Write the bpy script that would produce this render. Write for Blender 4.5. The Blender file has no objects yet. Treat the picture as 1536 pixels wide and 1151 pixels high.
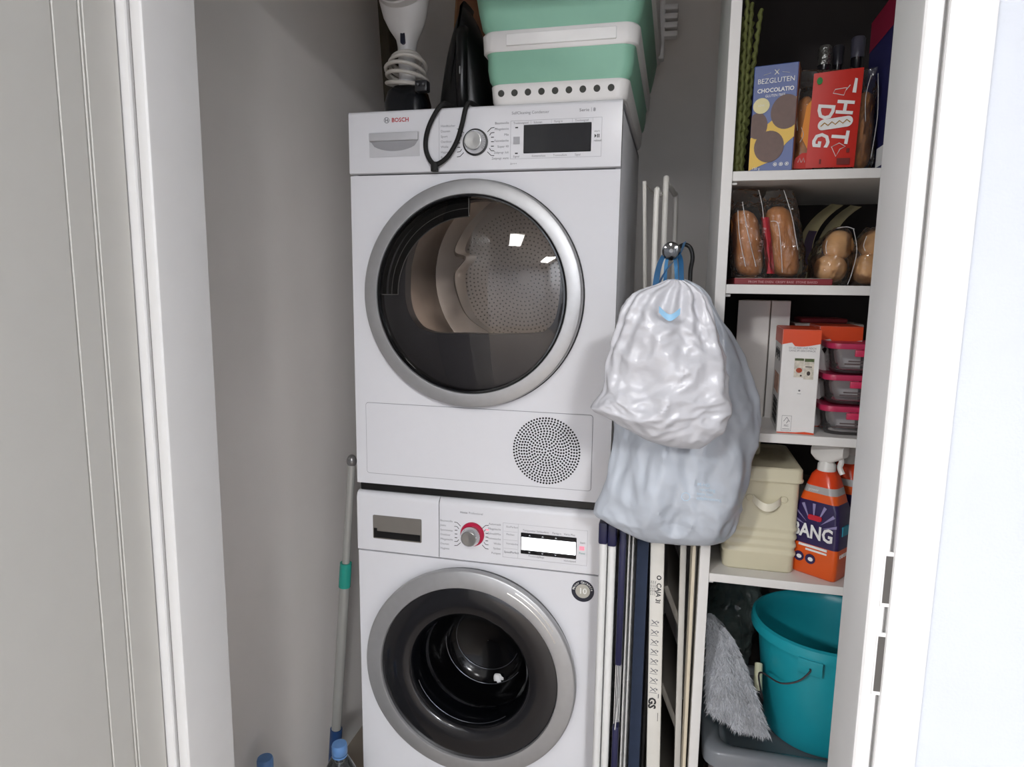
import bpy, bmesh, math, random
from mathutils import Vector, Matrix, noise

random.seed(7)
S = bpy.context.scene
COL = S.collection
PI = math.pi

# ------------------------------------------------------------------ camera, light, exposure
cam_d = bpy.data.cameras.new('camera')
cam = bpy.data.objects.new('camera', cam_d)
COL.objects.link(cam)
S.camera = cam
CP = Vector((0.4189, -1.4251, 1.3412))
yaw, pitch, roll, FPX = -0.2349, -0.1475, 0.0126, 1008.22
fw = Vector((math.sin(yaw)*math.cos(pitch), math.cos(yaw)*math.cos(pitch), math.sin(pitch)))
rt = fw.cross(Vector((0, 0, 1))).normalized()
up = rt.cross(fw)
r2 = math.cos(roll)*rt + math.sin(roll)*up
u2 = -math.sin(roll)*rt + math.cos(roll)*up
cam.matrix_world = Matrix(((r2.x, u2.x, -fw.x, CP.x), (r2.y, u2.y, -fw.y, CP.y), (r2.z, u2.z, -fw.z, CP.z), (0, 0, 0, 1)))
cam_d.sensor_fit = 'HORIZONTAL'
cam_d.sensor_width = 36.0
cam_d.lens = FPX/1536*36.0
cam_d.clip_start = 0.02

w = bpy.data.worlds.new('world')
S.world = w
w.use_nodes = True
w.node_tree.nodes['Background'].inputs[0].default_value = (0.75, 0.85, 1.0, 1)
w.node_tree.nodes['Background'].inputs[1].default_value = 0.3

def area(name, loc, rot, sx, sy, power, col):
    d = bpy.data.lights.new(name, 'AREA')
    d.shape = 'RECTANGLE'; d.size = sx; d.size_y = sy; d.energy = power; d.color = col
    o = bpy.data.objects.new(name, d); COL.objects.link(o)
    o.location = loc; o.rotation_euler = rot
    return o
LAMPS = [(0.27, -2.52, 18), (1.42, -3.95, 165), (-1.00, -3.95, 138)]       # x, y, watts: one mirrored ceiling panel, then two added fill panels
for lx, ly, lp_ in LAMPS:
    area('panel_and_fill_light', (lx, ly, 2.455), (0, 0, 0), 0.28, 0.68, lp_, (0.98, 0.985, 1.0))
area('hall_fill_light', (1.83, -2.75, 1.45), (0, PI/2, 0), 1.5, 1.1, 10, (0.80, 0.89, 1.0))  # added bluish fill, shining in through the unseen hall window
S.view_settings.view_transform = 'Standard'
S.view_settings.look = 'None'
S.view_settings.exposure = -0.03
S.view_settings.gamma = 1.0
S.view_settings.use_curve_mapping = False

# ------------------------------------------------------------------ materials
def lin(c):
    return tuple((x/12.92 if x <= 0.04045 else ((x+0.055)/1.055)**2.4) for x in c)
def hexc(h):
    h = h.lstrip('#')
    return lin(tuple(int(h[i:i+2], 16)/255 for i in (0, 2, 4)))
MATS = {}
def pm(name, col, rough=0.5, metal=0.0, var=0.0, vscale=30.0, bump=0.0, bscale=200.0, emis=None, estr=0.0, coat=0.0, spec=0.5, translucent=0.0, stretch=None, trans=0.0):
    if name in MATS: return MATS[name]
    m = bpy.data.materials.new(name); m.use_nodes = True
    nt = m.node_tree; N = nt.nodes; L = nt.links
    b = N['Principled BSDF']
    c = hexc(col) if isinstance(col, str) else col
    b.inputs['Base Color'].default_value = (*c, 1)
    b.inputs['Roughness'].default_value = rough
    b.inputs['Metallic'].default_value = metal
    b.inputs['Specular IOR Level'].default_value = spec
    if coat: b.inputs['Coat Weight'].default_value = coat; b.inputs['Coat Roughness'].default_value = 0.08
    if trans: b.inputs['Transmission Weight'].default_value = trans
    if emis:
        b.inputs['Emission Color'].default_value = (*hexc(emis), 1); b.inputs['Emission Strength'].default_value = estr
    tc = N.new('ShaderNodeTexCoord')
    src = tc.outputs['Object']
    if stretch:
        mp = N.new('ShaderNodeMapping'); mp.inputs['Scale'].default_value = stretch
        L.new(src, mp.inputs['Vector']); src = mp.outputs['Vector']
    v = var if var else 0.02
    n = N.new('ShaderNodeTexNoise'); n.inputs['Scale'].default_value = vscale; n.inputs['Detail'].default_value = 4
    L.new(src, n.inputs['Vector'])
    r = N.new('ShaderNodeValToRGB')
    r.color_ramp.elements[0].position = 0.3; r.color_ramp.elements[1].position = 0.7
    r.color_ramp.elements[0].color = (*[max(0, x*(1-v)) for x in c], 1)
    r.color_ramp.elements[1].color = (*[min(1, x*(1+v)) for x in c], 1)
    L.new(n.outputs['Fac'], r.inputs['Fac']); L.new(r.outputs['Color'], b.inputs['Base Color'])
    if bump:
        n2 = N.new('ShaderNodeTexNoise'); n2.inputs['Scale'].default_value = bscale; n2.inputs['Detail'].default_value = 3
        L.new(src, n2.inputs['Vector'])
        bp = N.new('ShaderNodeBump'); bp.inputs['Strength'].default_value = bump; bp.inputs['Distance'].default_value = 0.004
        L.new(n2.outputs['Fac'], bp.inputs['Height']); L.new(bp.outputs['Normal'], b.inputs['Normal'])
    if translucent:
        t = N.new('ShaderNodeBsdfTranslucent'); t.inputs['Color'].default_value = (*c, 1)
        mx = N.new('ShaderNodeMixShader'); mx.inputs['Fac'].default_value = translucent
        L.new(b.outputs['BSDF'], mx.inputs[1]); L.new(t.outputs['BSDF'], mx.inputs[2])
        L.new(mx.outputs['Shader'], N['Material Output'].inputs['Surface'])
    MATS[name] = m
    return m
def film(name, tint, gloss=0.05, ior=1.45, haze=0.0, hazecol=(0.8, 0.8, 0.8), bump=0.0, bscale=40):
    """thin clear sheet: see-through with a real surface reflection and optional milkiness"""
    if name in MATS: return MATS[name]
    m = bpy.data.materials.new(name); m.use_nodes = True
    nt = m.node_tree; N = nt.nodes; L = nt.links
    N.remove(N['Principled BSDF'])
    t = N.new('ShaderNodeBsdfTransparent'); t.inputs['Color'].default_value = (*tint, 1)
    g = N.new('ShaderNodeBsdfGlossy'); g.inputs['Roughness'].default_value = gloss
    fr = N.new('ShaderNodeFresnel'); fr.inputs['IOR'].default_value = ior
    base = t.outputs['BSDF']
    if haze:
        d = N.new('ShaderNodeBsdfDiffuse'); d.inputs['Color'].default_value = (*hazecol, 1)
        h = N.new('ShaderNodeMixShader'); h.inputs['Fac'].default_value = haze
        L.new(base, h.inputs[1]); L.new(d.outputs['BSDF'], h.inputs[2]); base = h.outputs['Shader']
    mx = N.new('ShaderNodeMixShader')
    L.new(fr.outputs['Fac'], mx.inputs['Fac']); L.new(base, mx.inputs[1]); L.new(g.outputs['BSDF'], mx.inputs[2])
    if bump:
        tc = N.new('ShaderNodeTexCoord')
        n2 = N.new('ShaderNodeTexNoise'); n2.inputs['Scale'].default_value = bscale
        L.new(tc.outputs['Object'], n2.inputs['Vector'])
        bp = N.new('ShaderNodeBump'); bp.inputs['Strength'].default_value = bump; bp.inputs['Distance'].default_value = 0.01
        L.new(n2.outputs['Fac'], bp.inputs['Height'])
        L.new(bp.outputs['Normal'], g.inputs['Normal']); L.new(bp.outputs['Normal'], fr.inputs['Normal'])
    L.new(mx.outputs['Shader'], N['Material Output'].inputs['Surface'])
    MATS[name] = m
    return m

# ------------------------------------------------------------------ mesh helpers
def nvec(p):
    return Vector((noise.noise(p), noise.noise(p+Vector((17.3, 5.1, 9.7))), noise.noise(p+Vector((3.9, 21.4, 13.2)))))
class B:
    def __init__(s, M=None):
        s.v = []; s.f = []; s.mi = []; s.M = M or Matrix(); s.cur = 0
    def add(s, vs, fs):
        o = len(s.v)
        s.v += [tuple(s.M @ Vector(p)) for p in vs]
        for f in fs:
            s.f.append(tuple(i+o for i in f)); s.mi.append(s.cur)
        return s
    def box(s, x0, x1, y0, y1, z0, z1):
        vs = [(x0, y0, z0), (x1, y0, z0), (x1, y1, z0), (x0, y1, z0), (x0, y0, z1), (x1, y0, z1), (x1, y1, z1), (x0, y1, z1)]
        return s.add(vs, [(3, 2, 1, 0), (4, 5, 6, 7), (0, 1, 5, 4), (1, 2, 6, 5), (2, 3, 7, 6), (3, 0, 4, 7)])
    def rbox(s, x0, x1, y0, y1, z0, z1, r=0.004, seg=2):
        bm = bmesh.new()
        bmesh.ops.create_cube(bm, size=1)
        for v in bm.verts:
            v.co = ((x0+x1)/2+v.co.x*(x1-x0), (y0+y1)/2+v.co.y*(y1-y0), (z0+z1)/2+v.co.z*(z1-z0))
        bmesh.ops.bevel(bm, geom=bm.edges[:], offset=r, segments=seg, profile=0.5, affect='EDGES')
        bm.verts.index_update()
        s.add([v.co[:] for v in bm.verts], [[v.index for v in f.verts] for f in bm.faces]); bm.free()
        return s
    def loft(s, loops, cap0=True, cap1=True, closed=True):
        n = len(loops[0]); vs = [p for l in loops for p in l]; fs = []
        for i in range(len(loops)-1):
            for j in range(n if closed else n-1):
                k = (j+1) % n
                fs.append((i*n+j, i*n+k, (i+1)*n+k, (i+1)*n+j))
        if cap0: fs.append(tuple(reversed(range(n))))
        if cap1: fs.append(tuple((len(loops)-1)*n+j for j in range(n)))
        return s.add(vs, fs)
    def lathe(s, prof, c, axis='z', n=48, cap0=False, cap1=False, a0=0, a1=None):
        """prof of (radius, height along axis)"""
        c = Vector(c); loops = []
        full = a1 is None
        m = n if full else n+1
        for r, h in prof:
            l = []
            for k in range(m):
                a = (2*PI*k/n) if full else a0+(a1-a0)*k/n
                ca, sa = r*math.cos(a), r*math.sin(a)
                p = {'z': (ca, sa, h), 'y': (ca, h, sa), 'x': (h, ca, sa)}[axis]
                l.append(tuple(c+Vector(p)))
            loops.append(l)
        return s.loft(loops, cap0, cap1, closed=full)
    def tube(s, pts, r, n=8, closed=False, cap=True):
        pts = [Vector(p) for p in pts]; N = len(pts)
        rr_ = r if isinstance(r, (list, tuple)) else [r]*N
        tg = []
        for i in range(N):
            if closed: t = pts[(i+1) % N]-pts[i-1]
            else: t = pts[min(i+1, N-1)]-pts[max(i-1, 0)]
            tg.append(t.normalized() if t.length > 1e-9 else Vector((0, 0, 1)))
        a = Vector((0, 0, 1)) if abs(tg[0].z) < 0.9 else Vector((1, 0, 0))
        u = tg[0].cross(a).normalized(); loops = []
        for i in range(N):
            u = (u-tg[i]*u.dot(tg[i])).normalized(); v = tg[i].cross(u)
            loops.append([tuple(pts[i]+rr_[i]*(math.cos(2*PI*k/n)*u+math.sin(2*PI*k/n)*v)) for k in range(n)])
        if closed: loops.append(loops[0])
        return s.loft(loops, cap and not closed, cap and not closed)
    def ball(s, c, rx, ry, rz, n=20, m=12, nz=0, ns=8):
        c = Vector(c); loops = []
        for i in range(m+1):
            t = PI*i/m-PI/2
            l = []
            for k in range(n):
                a = 2*PI*k/n
                d = Vector((math.cos(t)*math.cos(a), math.cos(t)*math.sin(a), math.sin(t)))
                q = 1+(nz*noise.noise(d*ns*0.3+c*20) if nz else 0)
                l.append(tuple(c+Vector((d.x*rx*q, d.y*ry*q, d.z*rz*q))))
            loops.append(l)
        return s.loft(loops, True, True)
    def prism(s, poly, y0, y1):
        """polygon in (x,z) extruded along y"""
        n = len(poly)
        vs = [(x, y0, z) for x, z in poly]+[(x, y1, z) for x, z in poly]
        fs = [tuple(range(n)), tuple(reversed(range(n, 2*n)))]+[(j, j+n, (j+1) % n+n, (j+1) % n) for j in range(n)]
        return s.add(vs, fs)
    def grid(s, fn, nu, nv, closed_u=False):
        vs = [fn(i/nu, j/nv) for j in range(nv+1) for i in range(nu+1)]
        fs = [(j*(nu+1)+i, j*(nu+1)+i+1, (j+1)*(nu+1)+i+1, (j+1)*(nu+1)+i) for j in range(nv) for i in range(nu)]
        return s.add(vs, fs)
    def hole_plate(s, x0, x1, z0, z1, cx, cz, r, y0, y1, n=64):
        out, inn = [], []
        for k in range(n):
            a = 2*PI*(k+0.5)/n; ca, sa = math.cos(a), math.sin(a)
            t = min(((x1-cx)/ca if ca > 0 else (x0-cx)/ca) if abs(ca) > 1e-6 else 1e9, ((z1-cz)/sa if sa > 0 else (z0-cz)/sa) if abs(sa) > 1e-6 else 1e9)
            out.append([cx+t*ca, cz+t*sa]); inn.append([cx+r*ca, cz+r*sa])
        for X, Z in ((x0, z0), (x0, z1), (x1, z0), (x1, z1)):
            k = min(range(n), key=lambda i: (out[i][0]-X)**2+(out[i][1]-Z)**2); out[k] = [X, Z]
        loops = [[(x, y1, z) for x, z in inn], [(x, y0, z) for x, z in inn], [(x, y0, z) for x, z in out], [(x, y1, z) for x, z in out], [(x, y1, z) for x, z in inn]]
        return s.loft(loops, False, False)
    def text(s, body, size, x, y, z, align='LEFT', bold=0.0, M=None, depth=0.0, sx=1.0):
        vs, fs = text_data(body, align, bold)
        Mt = M or Matrix()
        # local text plane (tx, ty) -> (x, z) facing -y
        P = []
        for tx, ty in vs:
            q = Mt @ Vector((tx*size*sx, 0, ty*size))
            P.append((x+q.x, y+q.y, z+q.z))
        return s.add(P, fs)
    def build(s, name, mats, parent=None, base=None, ang=38, smooth=True):
        root = parent
        while root is not None and root.parent is not None: root = root.parent
        off = Vector(base) if base is not None else (root.location.copy() if root is not None else Vector((0, 0, 0)))
        me = bpy.data.meshes.new(name)
        me.from_pydata([tuple(Vector(p)-off) for p in s.v], [], s.f)
        mats = mats if isinstance(mats, (list, tuple)) else [mats]
        for m in mats: me.materials.append(m)
        if len(mats) > 1: me.polygons.foreach_set('material_index', s.mi)
        bm = bmesh.new(); bm.from_mesh(me)
        bmesh.ops.recalc_face_normals(bm, faces=bm.faces[:]); bm.to_mesh(me); bm.free()
        if smooth:
            me.polygons.foreach_set('use_smooth', [True]*len(me.polygons))
            me.set_sharp_from_angle(angle=math.radians(ang))
        me.update()
        o = bpy.data.objects.new(name, me); COL.objects.link(o)
        if parent is not None: o.parent = parent
        else: o.location = off
        if name in STUFF: o['kind'] = 'stuff'
        return o
STUFF = {'lettering', 'brand_lettering', 'panel_lines', 'dial_marks', 'touch_symbols', 'print_lettering', 'label_lettering', 'sticker_lettering', 'strip_lettering', 'strip_pictograms', 'steam_holes', 'barcode', 'key_arrows', 'logo_ring', 'bag_print', 'pictogram_marks', 'pictogram', 'ray_print', 'photo_dark', 'photo_green', 'photo_print', 'leaf_print', 'berry_print', 'dark_print', 'label_print', 'safety_mark', 'bowl_rim_glints', 'handle_rivet', 'window_slot', 'cookie_print', 'scoop_edge', 'grip_line', 'orange_print', 'pause_lettering'}
_T = {}
def text_data(body, align, bold):
    k = (body, align, bold)
    if k in _T: return _T[k]
    cu = bpy.data.curves.new('t', 'FONT'); cu.body = body; cu.align_x = align; cu.size = 1.0; cu.resolution_u = 2; cu.offset = bold
    o = bpy.data.objects.new('t', cu)
    me = bpy.data.meshes.new_from_object(o)
    r = ([(v.co.x, v.co.y) for v in me.vertices], [tuple(p.vertices) for p in me.polygons])
    bpy.data.objects.remove(o); bpy.data.curves.remove(cu); bpy.data.meshes.remove(me)
    _T[k] = r
    return r
def rr(x0, x1, z0, z1, r, n=5):
    out = []
    for cx, cz, a in ((x1-r, z1-r, 0), (x0+r, z1-r, PI/2), (x0+r, z0+r, PI), (x1-r, z0+r, 3*PI/2)):
        for k in range(n+1):
            t = a+PI/2*k/n; out.append((cx+r*math.cos(t), cz+r*math.sin(t)))
    return out
def rrz(x0, x1, y0, y1, z, r, n=5): return [(a, b, z) for a, b in rr(x0, x1, y0, y1, r, n)]
def spline(pts, n=8):
    pts = [Vector(p) for p in pts]; out = []
    for i in range(len(pts)-1):
        p0 = pts[max(i-1, 0)]; p1 = pts[i]; p2 = pts[i+1]; p3 = pts[min(i+2, len(pts)-1)]
        for k in range(n):
            t = k/n
            out.append(0.5*((2*p1)+(p2-p0)*t+(2*p0-5*p1+4*p2-p3)*t*t+(3*p1-p0-3*p2+p3)*t**3))
    out.append(pts[-1]); return out
def tag(o, label=None, cat=None, group=None, kind=None):
    if label: o['label'] = label
    if cat: o['category'] = cat
    if group: o['group'] = group
    if kind: o['kind'] = kind
    return o
def thing(name, label, cat, loc, group=None):
    o = bpy.data.objects.new(name, None); COL.objects.link(o); o.location = loc; o.empty_display_size = 0.05
    return tag(o, label, cat, group)
def struct(o, label=None): 
    o['kind'] = 'structure'
    if label: o['label'] = label
    return o

# palette
WALL = pm('closet_paint', '#e9e4df', 0.85, var=0.02, vscale=6, bump=0.08, bscale=300)
HALLW = pm('hall_paint', '#b9bdc4', 0.85, var=0.015, vscale=8, bump=0.12, bscale=350)
CEIL = pm('ceiling_paint', '#e4e2de', 0.9)
LACQ = pm('white_lacquer', '#cccbca', 0.35, var=0.01)
LEAF = pm('door_lacquer', '#c2c0ba', 0.4, var=0.01)
FLOORM = pm('floor_oak', '#9a8d80', 0.5, var=0.08, vscale=5)
WHITE = pm('appliance_white', '#e0e0e4', 0.42, var=0.006, spec=.35)
WHITE2 = pm('appliance_fascia', '#e0e0e4', 0.22, var=0.006, coat=0.4)
SILVER = pm('brushed_silver', '#b2b2b3', 0.42, 0.6, var=0.03, vscale=60)
CHROME = pm('chrome', '#d5d5d5', 0.16, 1.0)
BLACK = pm('black_plastic', '#0c0c0d', 0.4)
BLACKG = pm('black_gloss', '#050506', 0.08, coat=0.6)
DKGREY = pm('dark_grey_plastic', '#2a2a2d', 0.35)
INK = pm('grey_ink', '#4a4a4e', 0.6)
INKL = pm('light_ink', '#77777c', 0.6)
RED = pm('logo_red', '#b01020', 0.5)
NAVY = pm('navy_plastic', '#14163f', 0.4, var=0.05)
STEEL = pm('drum_steel', '#b8aea5', 0.28, 1.0, var=0.06, vscale=14)

# ================================================================== SETTING
XL, XR, YB, YF, ZC = -0.45, 0.97, 0.68, -0.65, 2.5
DL, DR, DH = -0.178, 0.616, 2.00       # clear door opening
HX0, HX1, HY = -1.6, 1.75, -5.2
struct(B().box(HX0-.1, HX1+.1, HY-.1, YB+.1, -0.1, 0).build('floor', FLOORM))
struct(B().box(HX0-.1, HX1+.1, HY-.1, YB+.1, ZC, ZC+.1).build('ceiling', CEIL))
struct(B().box(XL-.1, XL, YF-.0, YB, 0, ZC).build('wall_left', WALL))
struct(B().box(XL-.1, XR+.1, YB, YB+.1, 0, ZC).build('wall_back', WALL))
struct(B().box(XR, XR+.1, YF, YB, 0, ZC).build('wall_right', WALL))
def jag(x0, x1, z0=0, z1=ZC):
    return B().box(x0, x1, -0.735, YF, z0, z1)
b = B(); b.box(HX0-.1, DL-.02, -0.735, YF, 0, ZC); b.box(DR+.018, HX1+.1, -0.735, YF, 0, ZC); b.box(DL-.02, DR+.018, -0.735, YF, DH+.02, ZC)
struct(b.build('wall_front', HALLW, smooth=False))
struct(B().box(HX0-.1, HX0, HY, -0.735, 0, ZC).build('wall_hall_left', HALLW))
struct(B().box(HX0, HX1, HY-.1, HY, 0, ZC).build('wall_hall_back', HALLW))
# unseen hall window added for bluish fill, on the right behind the camera
b = B(); b.box(HX1, HX1+.1, HY, -3.4, 0, ZC); b.box(HX1, HX1+.1, -2.1, -0.735, 0, ZC); b.box(HX1, HX1+.1, -3.4, -2.1, 0, .65); b.box(HX1, HX1+.1, -3.4, -2.1, 2.25, ZC)
struct(b.build('wall_hall_right', HALLW, smooth=False))
b = B()
for y0, y1, z0, z1 in ((-3.4, -3.35, .65, 2.25), (-2.15, -2.1, .65, 2.25), (-3.35, -2.15, .65, .7), (-3.35, -2.15, 2.2, 2.25), (-2.775, -2.725, .7, 2.2)):
    b.box(HX1+.01, HX1+.05, y0, y1, z0, z1)
win = struct(b.build('fill_window_1', LACQ, smooth=False), 'unseen white framed window added behind the viewpoint for bluish fill light')
pane = film('fill_window_glass', (0.95, 0.97, 0.97))
for y0, y1 in ((-3.35, -2.775), (-2.725, -2.15)):
    B().box(HX1+.028, HX1+.032, y0, y1, .7, 2.2).build('pane', pane, win)
# hall ceiling panel lamps, the last two added to brighten the closet
for (lx, ly, lp_), lab in zip(LAMPS, ('slim white LED panel on the hall ceiling, mirrored in the dryer door', 'slim white LED panel added on the right of the hall ceiling to light the closet', 'slim white LED panel added on the left of the hall ceiling to light the closet')):
    lamp = thing('panel_and_fill_lamp', lab, 'lamp', (lx, ly, 2.47), 'hall ceiling panels')
    B().box(lx-.15, lx+.15, ly-.35, ly+.35, 2.475, 2.5).build('frame', LACQ, lamp, smooth=False)
    B().box(lx-.14, lx+.14, ly-.34, ly+.34, 2.468, 2.4745).build('diffuser', pm('diffuser', '#ffffff', 0.5, emis='#fff6ea', estr=6), lamp)

# door lining (both sides), rebate and architrave; profile extruded upward
def lining(side):
    g = 1 if side == 'R' else -1
    x = DR if side == 'R' else DL
    def X(d): return x+g*d
    # plan profile d (distance into wall), y
    prof = [(0, YF+.0), (0, -0.735), (0.0008, -0.7375), (0.0028, -0.7392), (0.006, -0.740), (0.0125, -0.740), (0.015, -0.7392), (0.0162, -0.7375), (0.0166, -0.7345), (0.0185, -0.7345),
            (0.0185, -0.7405), (0.0195, -0.7425), (0.0215, -0.7432), (0.0535, -0.7432), (0.0555, -0.7425), (0.0563, -0.7405), (0.0563, -0.734), (0.022, -0.734), (0.022, YF+.0)]
    loops = [[(X(d), y, z) for d, y in prof] for z in (0.0, DH+.02)]
    return B().loft(loops, True, True)
tR = struct(lining('R').build('trim_1', LACQ, ang=25), 'white lacquered door frame with strike plates beside the shelf')
tL = struct(lining('L').build('trim_2', LACQ, ang=25), 'white lacquered door frame on the hinge side')
# dark seal line in the rebates
SEAL = pm('grey_seal', '#6f6e6c', 0.8)
B().box(DR+.0166, DR+.0184, -0.7365, -0.7342, 0, DH).build('seal', SEAL, tR)
B().box(DL-.0184, DL-.0166, -0.7365, -0.7342, 0, DH).build('seal', SEAL, tL)
# strike plates: steel plate with a dark pocket, on the rebate cheek
for z0, z1 in ((1.038, 1.086), (0.945, 1.003)):
    p = B().rbox(DR+.0105, DR+.0187, -0.7407, -0.7385, z0-.004, z1+.004, .0003, 1).build('strike_plate', LACQ, tR)
    B().box(DR+.0122, DR+.0184, -0.7410, -0.7400, z0, z1).build('latch_pocket', pm('pocket_dark', '#4a4744', 0.8), p)
b = B()
b.loft([[(xx, y, z) for y, z in ((YF, DH+.02), (YF, DH), (-.735, DH), (-.740, DH+.004), (-.740, DH+.0165), (-.735, DH+.0185), (-.7405, DH+.0185), (-.7432, DH+.0215), (-.7432, DH+.0555), (-.734, DH+.0563), (-.734, DH+.02))] for xx in (DL-.0563, DR+.0563)], True, True)
struct(b.build('trim_3', LACQ, ang=25), 'white door frame head')

# open door leaf on the left, hinged at the left lining
a = math.radians(-4)
HB = Vector((-0.207, -0.7465, 0))
DM = Matrix.Translation(HB) @ Matrix.Rotation(-a, 4, 'Z')     # local: leaf runs along -y, visible face x = 0
door = bpy.data.objects.new('door_1', None); COL.objects.link(door); door.location = HB
struct(door, 'open white door leaf with fine vertical grooves')
b = B(DM)
g = [(0, 0), (0, -.0465), (-.0022, -.0475), (-.0022, -.0490), (0, -.050), (0, -.0515), (-.0022, -.0525), (-.0022, -.054), (0, -.055),
     (0, -.0865), (-.0022, -.0875), (-.0022, -.089), (0, -.090), (0, -.80), (-.04, -.80), (-.04, 0)]
b.loft([[(x, y, z) for x, y in g] for z in (0.008, DH+.005)], True, True)
b.build('leaf_panel', LEAF, door, ang=15)
for z in (0.3, 1.75):
    b = B(DM); b.lathe([(.0075, z-.045), (.0075, z+.045)], (-0.012, 0.0035, 0), 'z', 16, True, True); b.build('hinge', SILVER, door)
b = B(DM); b.tube(spline([(.002, -.74, 1.05), (.05, -.74, 1.05), (.055, -.73, 1.05), (.055, -.62, 1.05)], 5), .009, 10)
b.lathe([(.026, 0), (.026, .008), (.02, .01)], (0, -.74, 1.05), 'x', 24, True, True); b.build('handle', SILVER, door)

# ================================================================== TUMBLE DRYER
ZD, ZT = 0.868, 1.710
HWD = 0.299
dry = thing('tumble_dryer', 'white front-loading tumble dryer stacked on top of the washing machine', 'tumble dryer', (0, .3, ZD))
DC = (-0.0135, 1.314)                                     # door centre x, z
b = B()
b.rbox(-HWD, -HWD+.012, .012, .60, ZD, ZT-.004, .003); b.rbox(HWD-.012, HWD, .012, .60, ZD, ZT-.004, .003)
b.rbox(-HWD, HWD, .012, .60, ZT-.018, ZT-.002, .003); b.rbox(-HWD, HWD, .012, .60, ZD, ZD+.014, .003); b.box(-.29, .29, .585, .598, ZD+.01, ZT-.01)
b.build('casing', WHITE, dry)
fp = B().hole_plate(-HWD, HWD, ZD, 1.574, DC[0], DC[1], .222, 0.0, .014).build('front_panel', WHITE, dry, ang=30)
# control fascia: rounded upper edge
def fascia(z0, z1, x0, x1, rtop, bulge=0.0):
    prof = [(.0, z0), (-.004-bulge*.2, z0+.002)]
    for k in range(7):
        t = k/6*PI/2
        prof.append((-.004-bulge+(rtop)*(1-math.cos(t)), z1-rtop+rtop*math.sin(t)))
    prof += [(.02, z1), (.02, z0)]
    return B().loft([[(x, y, z) for y, z in prof] for x in (x0, x0+.002, x1-.002, x1)], True, True)
fas = fascia(1.5775, ZT, -HWD, HWD, .008).build('control_fascia', WHITE2, dry, ang=35)
FY = -0.0042
# logo and lettering
b = B(); b.text('BOSCH', .0125, -.197, FY-.0004, 1.6845, bold=.018, sx=.98); b.build('brand_lettering', RED, fas)
b = B(); b.lathe([(.0062, 0), (.0062, -.0006), (.0054, -.0006), (.0054, 0)], (-.2085, FY, 1.689), 'y', 24)
b.box(-.2115, -.2105, FY-.0006, FY, 1.6855, 1.6925); b.box(-.2065, -.2055, FY-.0006, FY, 1.6855, 1.6925); b.box(-.2105, -.2065, FY-.0006, FY, 1.6885, 1.6895)
b.build('logo_ring', INK, fas)
b = B(); b.text('SelfCleaning Condenser', .0082, .071, FY-.0004, 1.6885); b.text('Serie', .0085, .212, FY-.0004, 1.6885, sx=1.2); b.text('8', .0095, .2405, FY-.0004, 1.688, bold=.02)
b.box(.2365, .237, FY-.0004, FY, 1.6875, 1.6955)
Lst = ['Hemden', 'Sport', 'Daunen\nDecken', 'Outdoor', 'Wolle', 'Zeit kalt', 'Zeit warm']
for i, t in enumerate(['Handtücher', 'Daunen', 'Sport', 'Outdoor', 'Wolle', 'Hygiene', 'Business']):
    b.text(t, .0068, -.0845, FY-.0004, 1.6695-i*.0107)
for i, t in enumerate(['Baumwolle', 'Pflegeleicht', 'Mix', 'Feinwäsche', 'Super 40', 'Zeitprogr. kalt', 'Zeitprogr. warm']):
    b.text(t, .0068, .0655, FY-.0004, 1.6705-i*.0118, 'RIGHT', sx=.8 if len(t) > 12 else 1)
for i, t in enumerate(['Trocknungsziel', 'Schonen', 'Fertig in', 'Trockengrad']):
    b.text(t, .0062, .075+i*.043, FY-.0004, 1.6693, sx=.85)
for x, t in ((.115, 'Knitterschutz'), (.160, 'Trommellicht'), (.205, 'Signal')): b.text(t, .0062, x, FY-.0004, 1.6025, sx=.85)
b.text('Signal', .006, .075, FY-.0004, 1.6025); b.text('start', .006, .2435, FY-.0004, 1.6475); b.text('reload', .006, .243, FY-.0004, 1.629); b.text('A+++', .006, .069, FY-.0004, 1.588)
b.build('lettering', INKL, fas, smooth=False)
# ticks around the knob
def ticks(b, cx, cz, y):
    for sgn in (-1, 1):
        for i, dz in enumerate((.0285, .0185, .009, 0, -.009, -.0185, -.0285)):
            x0 = .034 if abs(dz) < .02 else .030
            x1 = .040
            pz = dz
            if abs(dz) > .01:
                pts = [(cx+sgn*(.026 if abs(dz) > .02 else .0305), y, cz+dz*.70), (cx+sgn*.034, y, cz+dz*.97), (cx+sgn*.041, y, cz+dz*1.0)]
                b.tube(pts, .0007, 4)
            else: b.tube([(cx+sgn*x0, y, cz+pz), (cx+sgn*x1, y, cz+pz)], .0008, 4)
b = B(); ticks(b, -.007, 1.636, FY-.0002); b.build('dial_marks', pm('black_ink', '#202022', 0.6), fas)
b = B()
for x0, x1, z0, z1 in ((.069, .259, 1.6755, 1.676), (.069, .259, 1.5995, 1.600), (.069, .0695, 1.60, 1.676), (.2585, .259, 1.60, 1.676), (-.0885, -.0878, 1.579, 1.704)):
    b.box(x0, x1, FY-.0003, FY, z0, z1)
for x in (.112, .155, .198, .24): b.box(x, x+.0004, FY-.0003, FY, 1.668, 1.6755)
b.build('panel_lines', pm('line_grey', '#9a9aa0', 0.5), fas)
b = B(); b.rbox(.097, .238, FY-.0016, FY+.002, 1.610, 1.667, .001, 1); dsp = b.build('display_glass', pm('display_black', '#121317', 0.05, spec=.25), fas)
b = B(); b.box(.079, .085, FY-.0004, FY, 1.661, 1.6635); b.box(.079, .085, FY-.0004, FY, 1.6095, 1.612)
b.prism([(.2445, 1.636), (.2445, 1.644), (.2485, 1.640)], FY-.0005, FY); b.box(.2495, .2512, FY-.0005, FY, 1.6365, 1.6435); b.box(.2525, .2542, FY-.0005, FY, 1.6365, 1.6435); b.build('touch_symbols', BLACK, fas)
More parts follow.
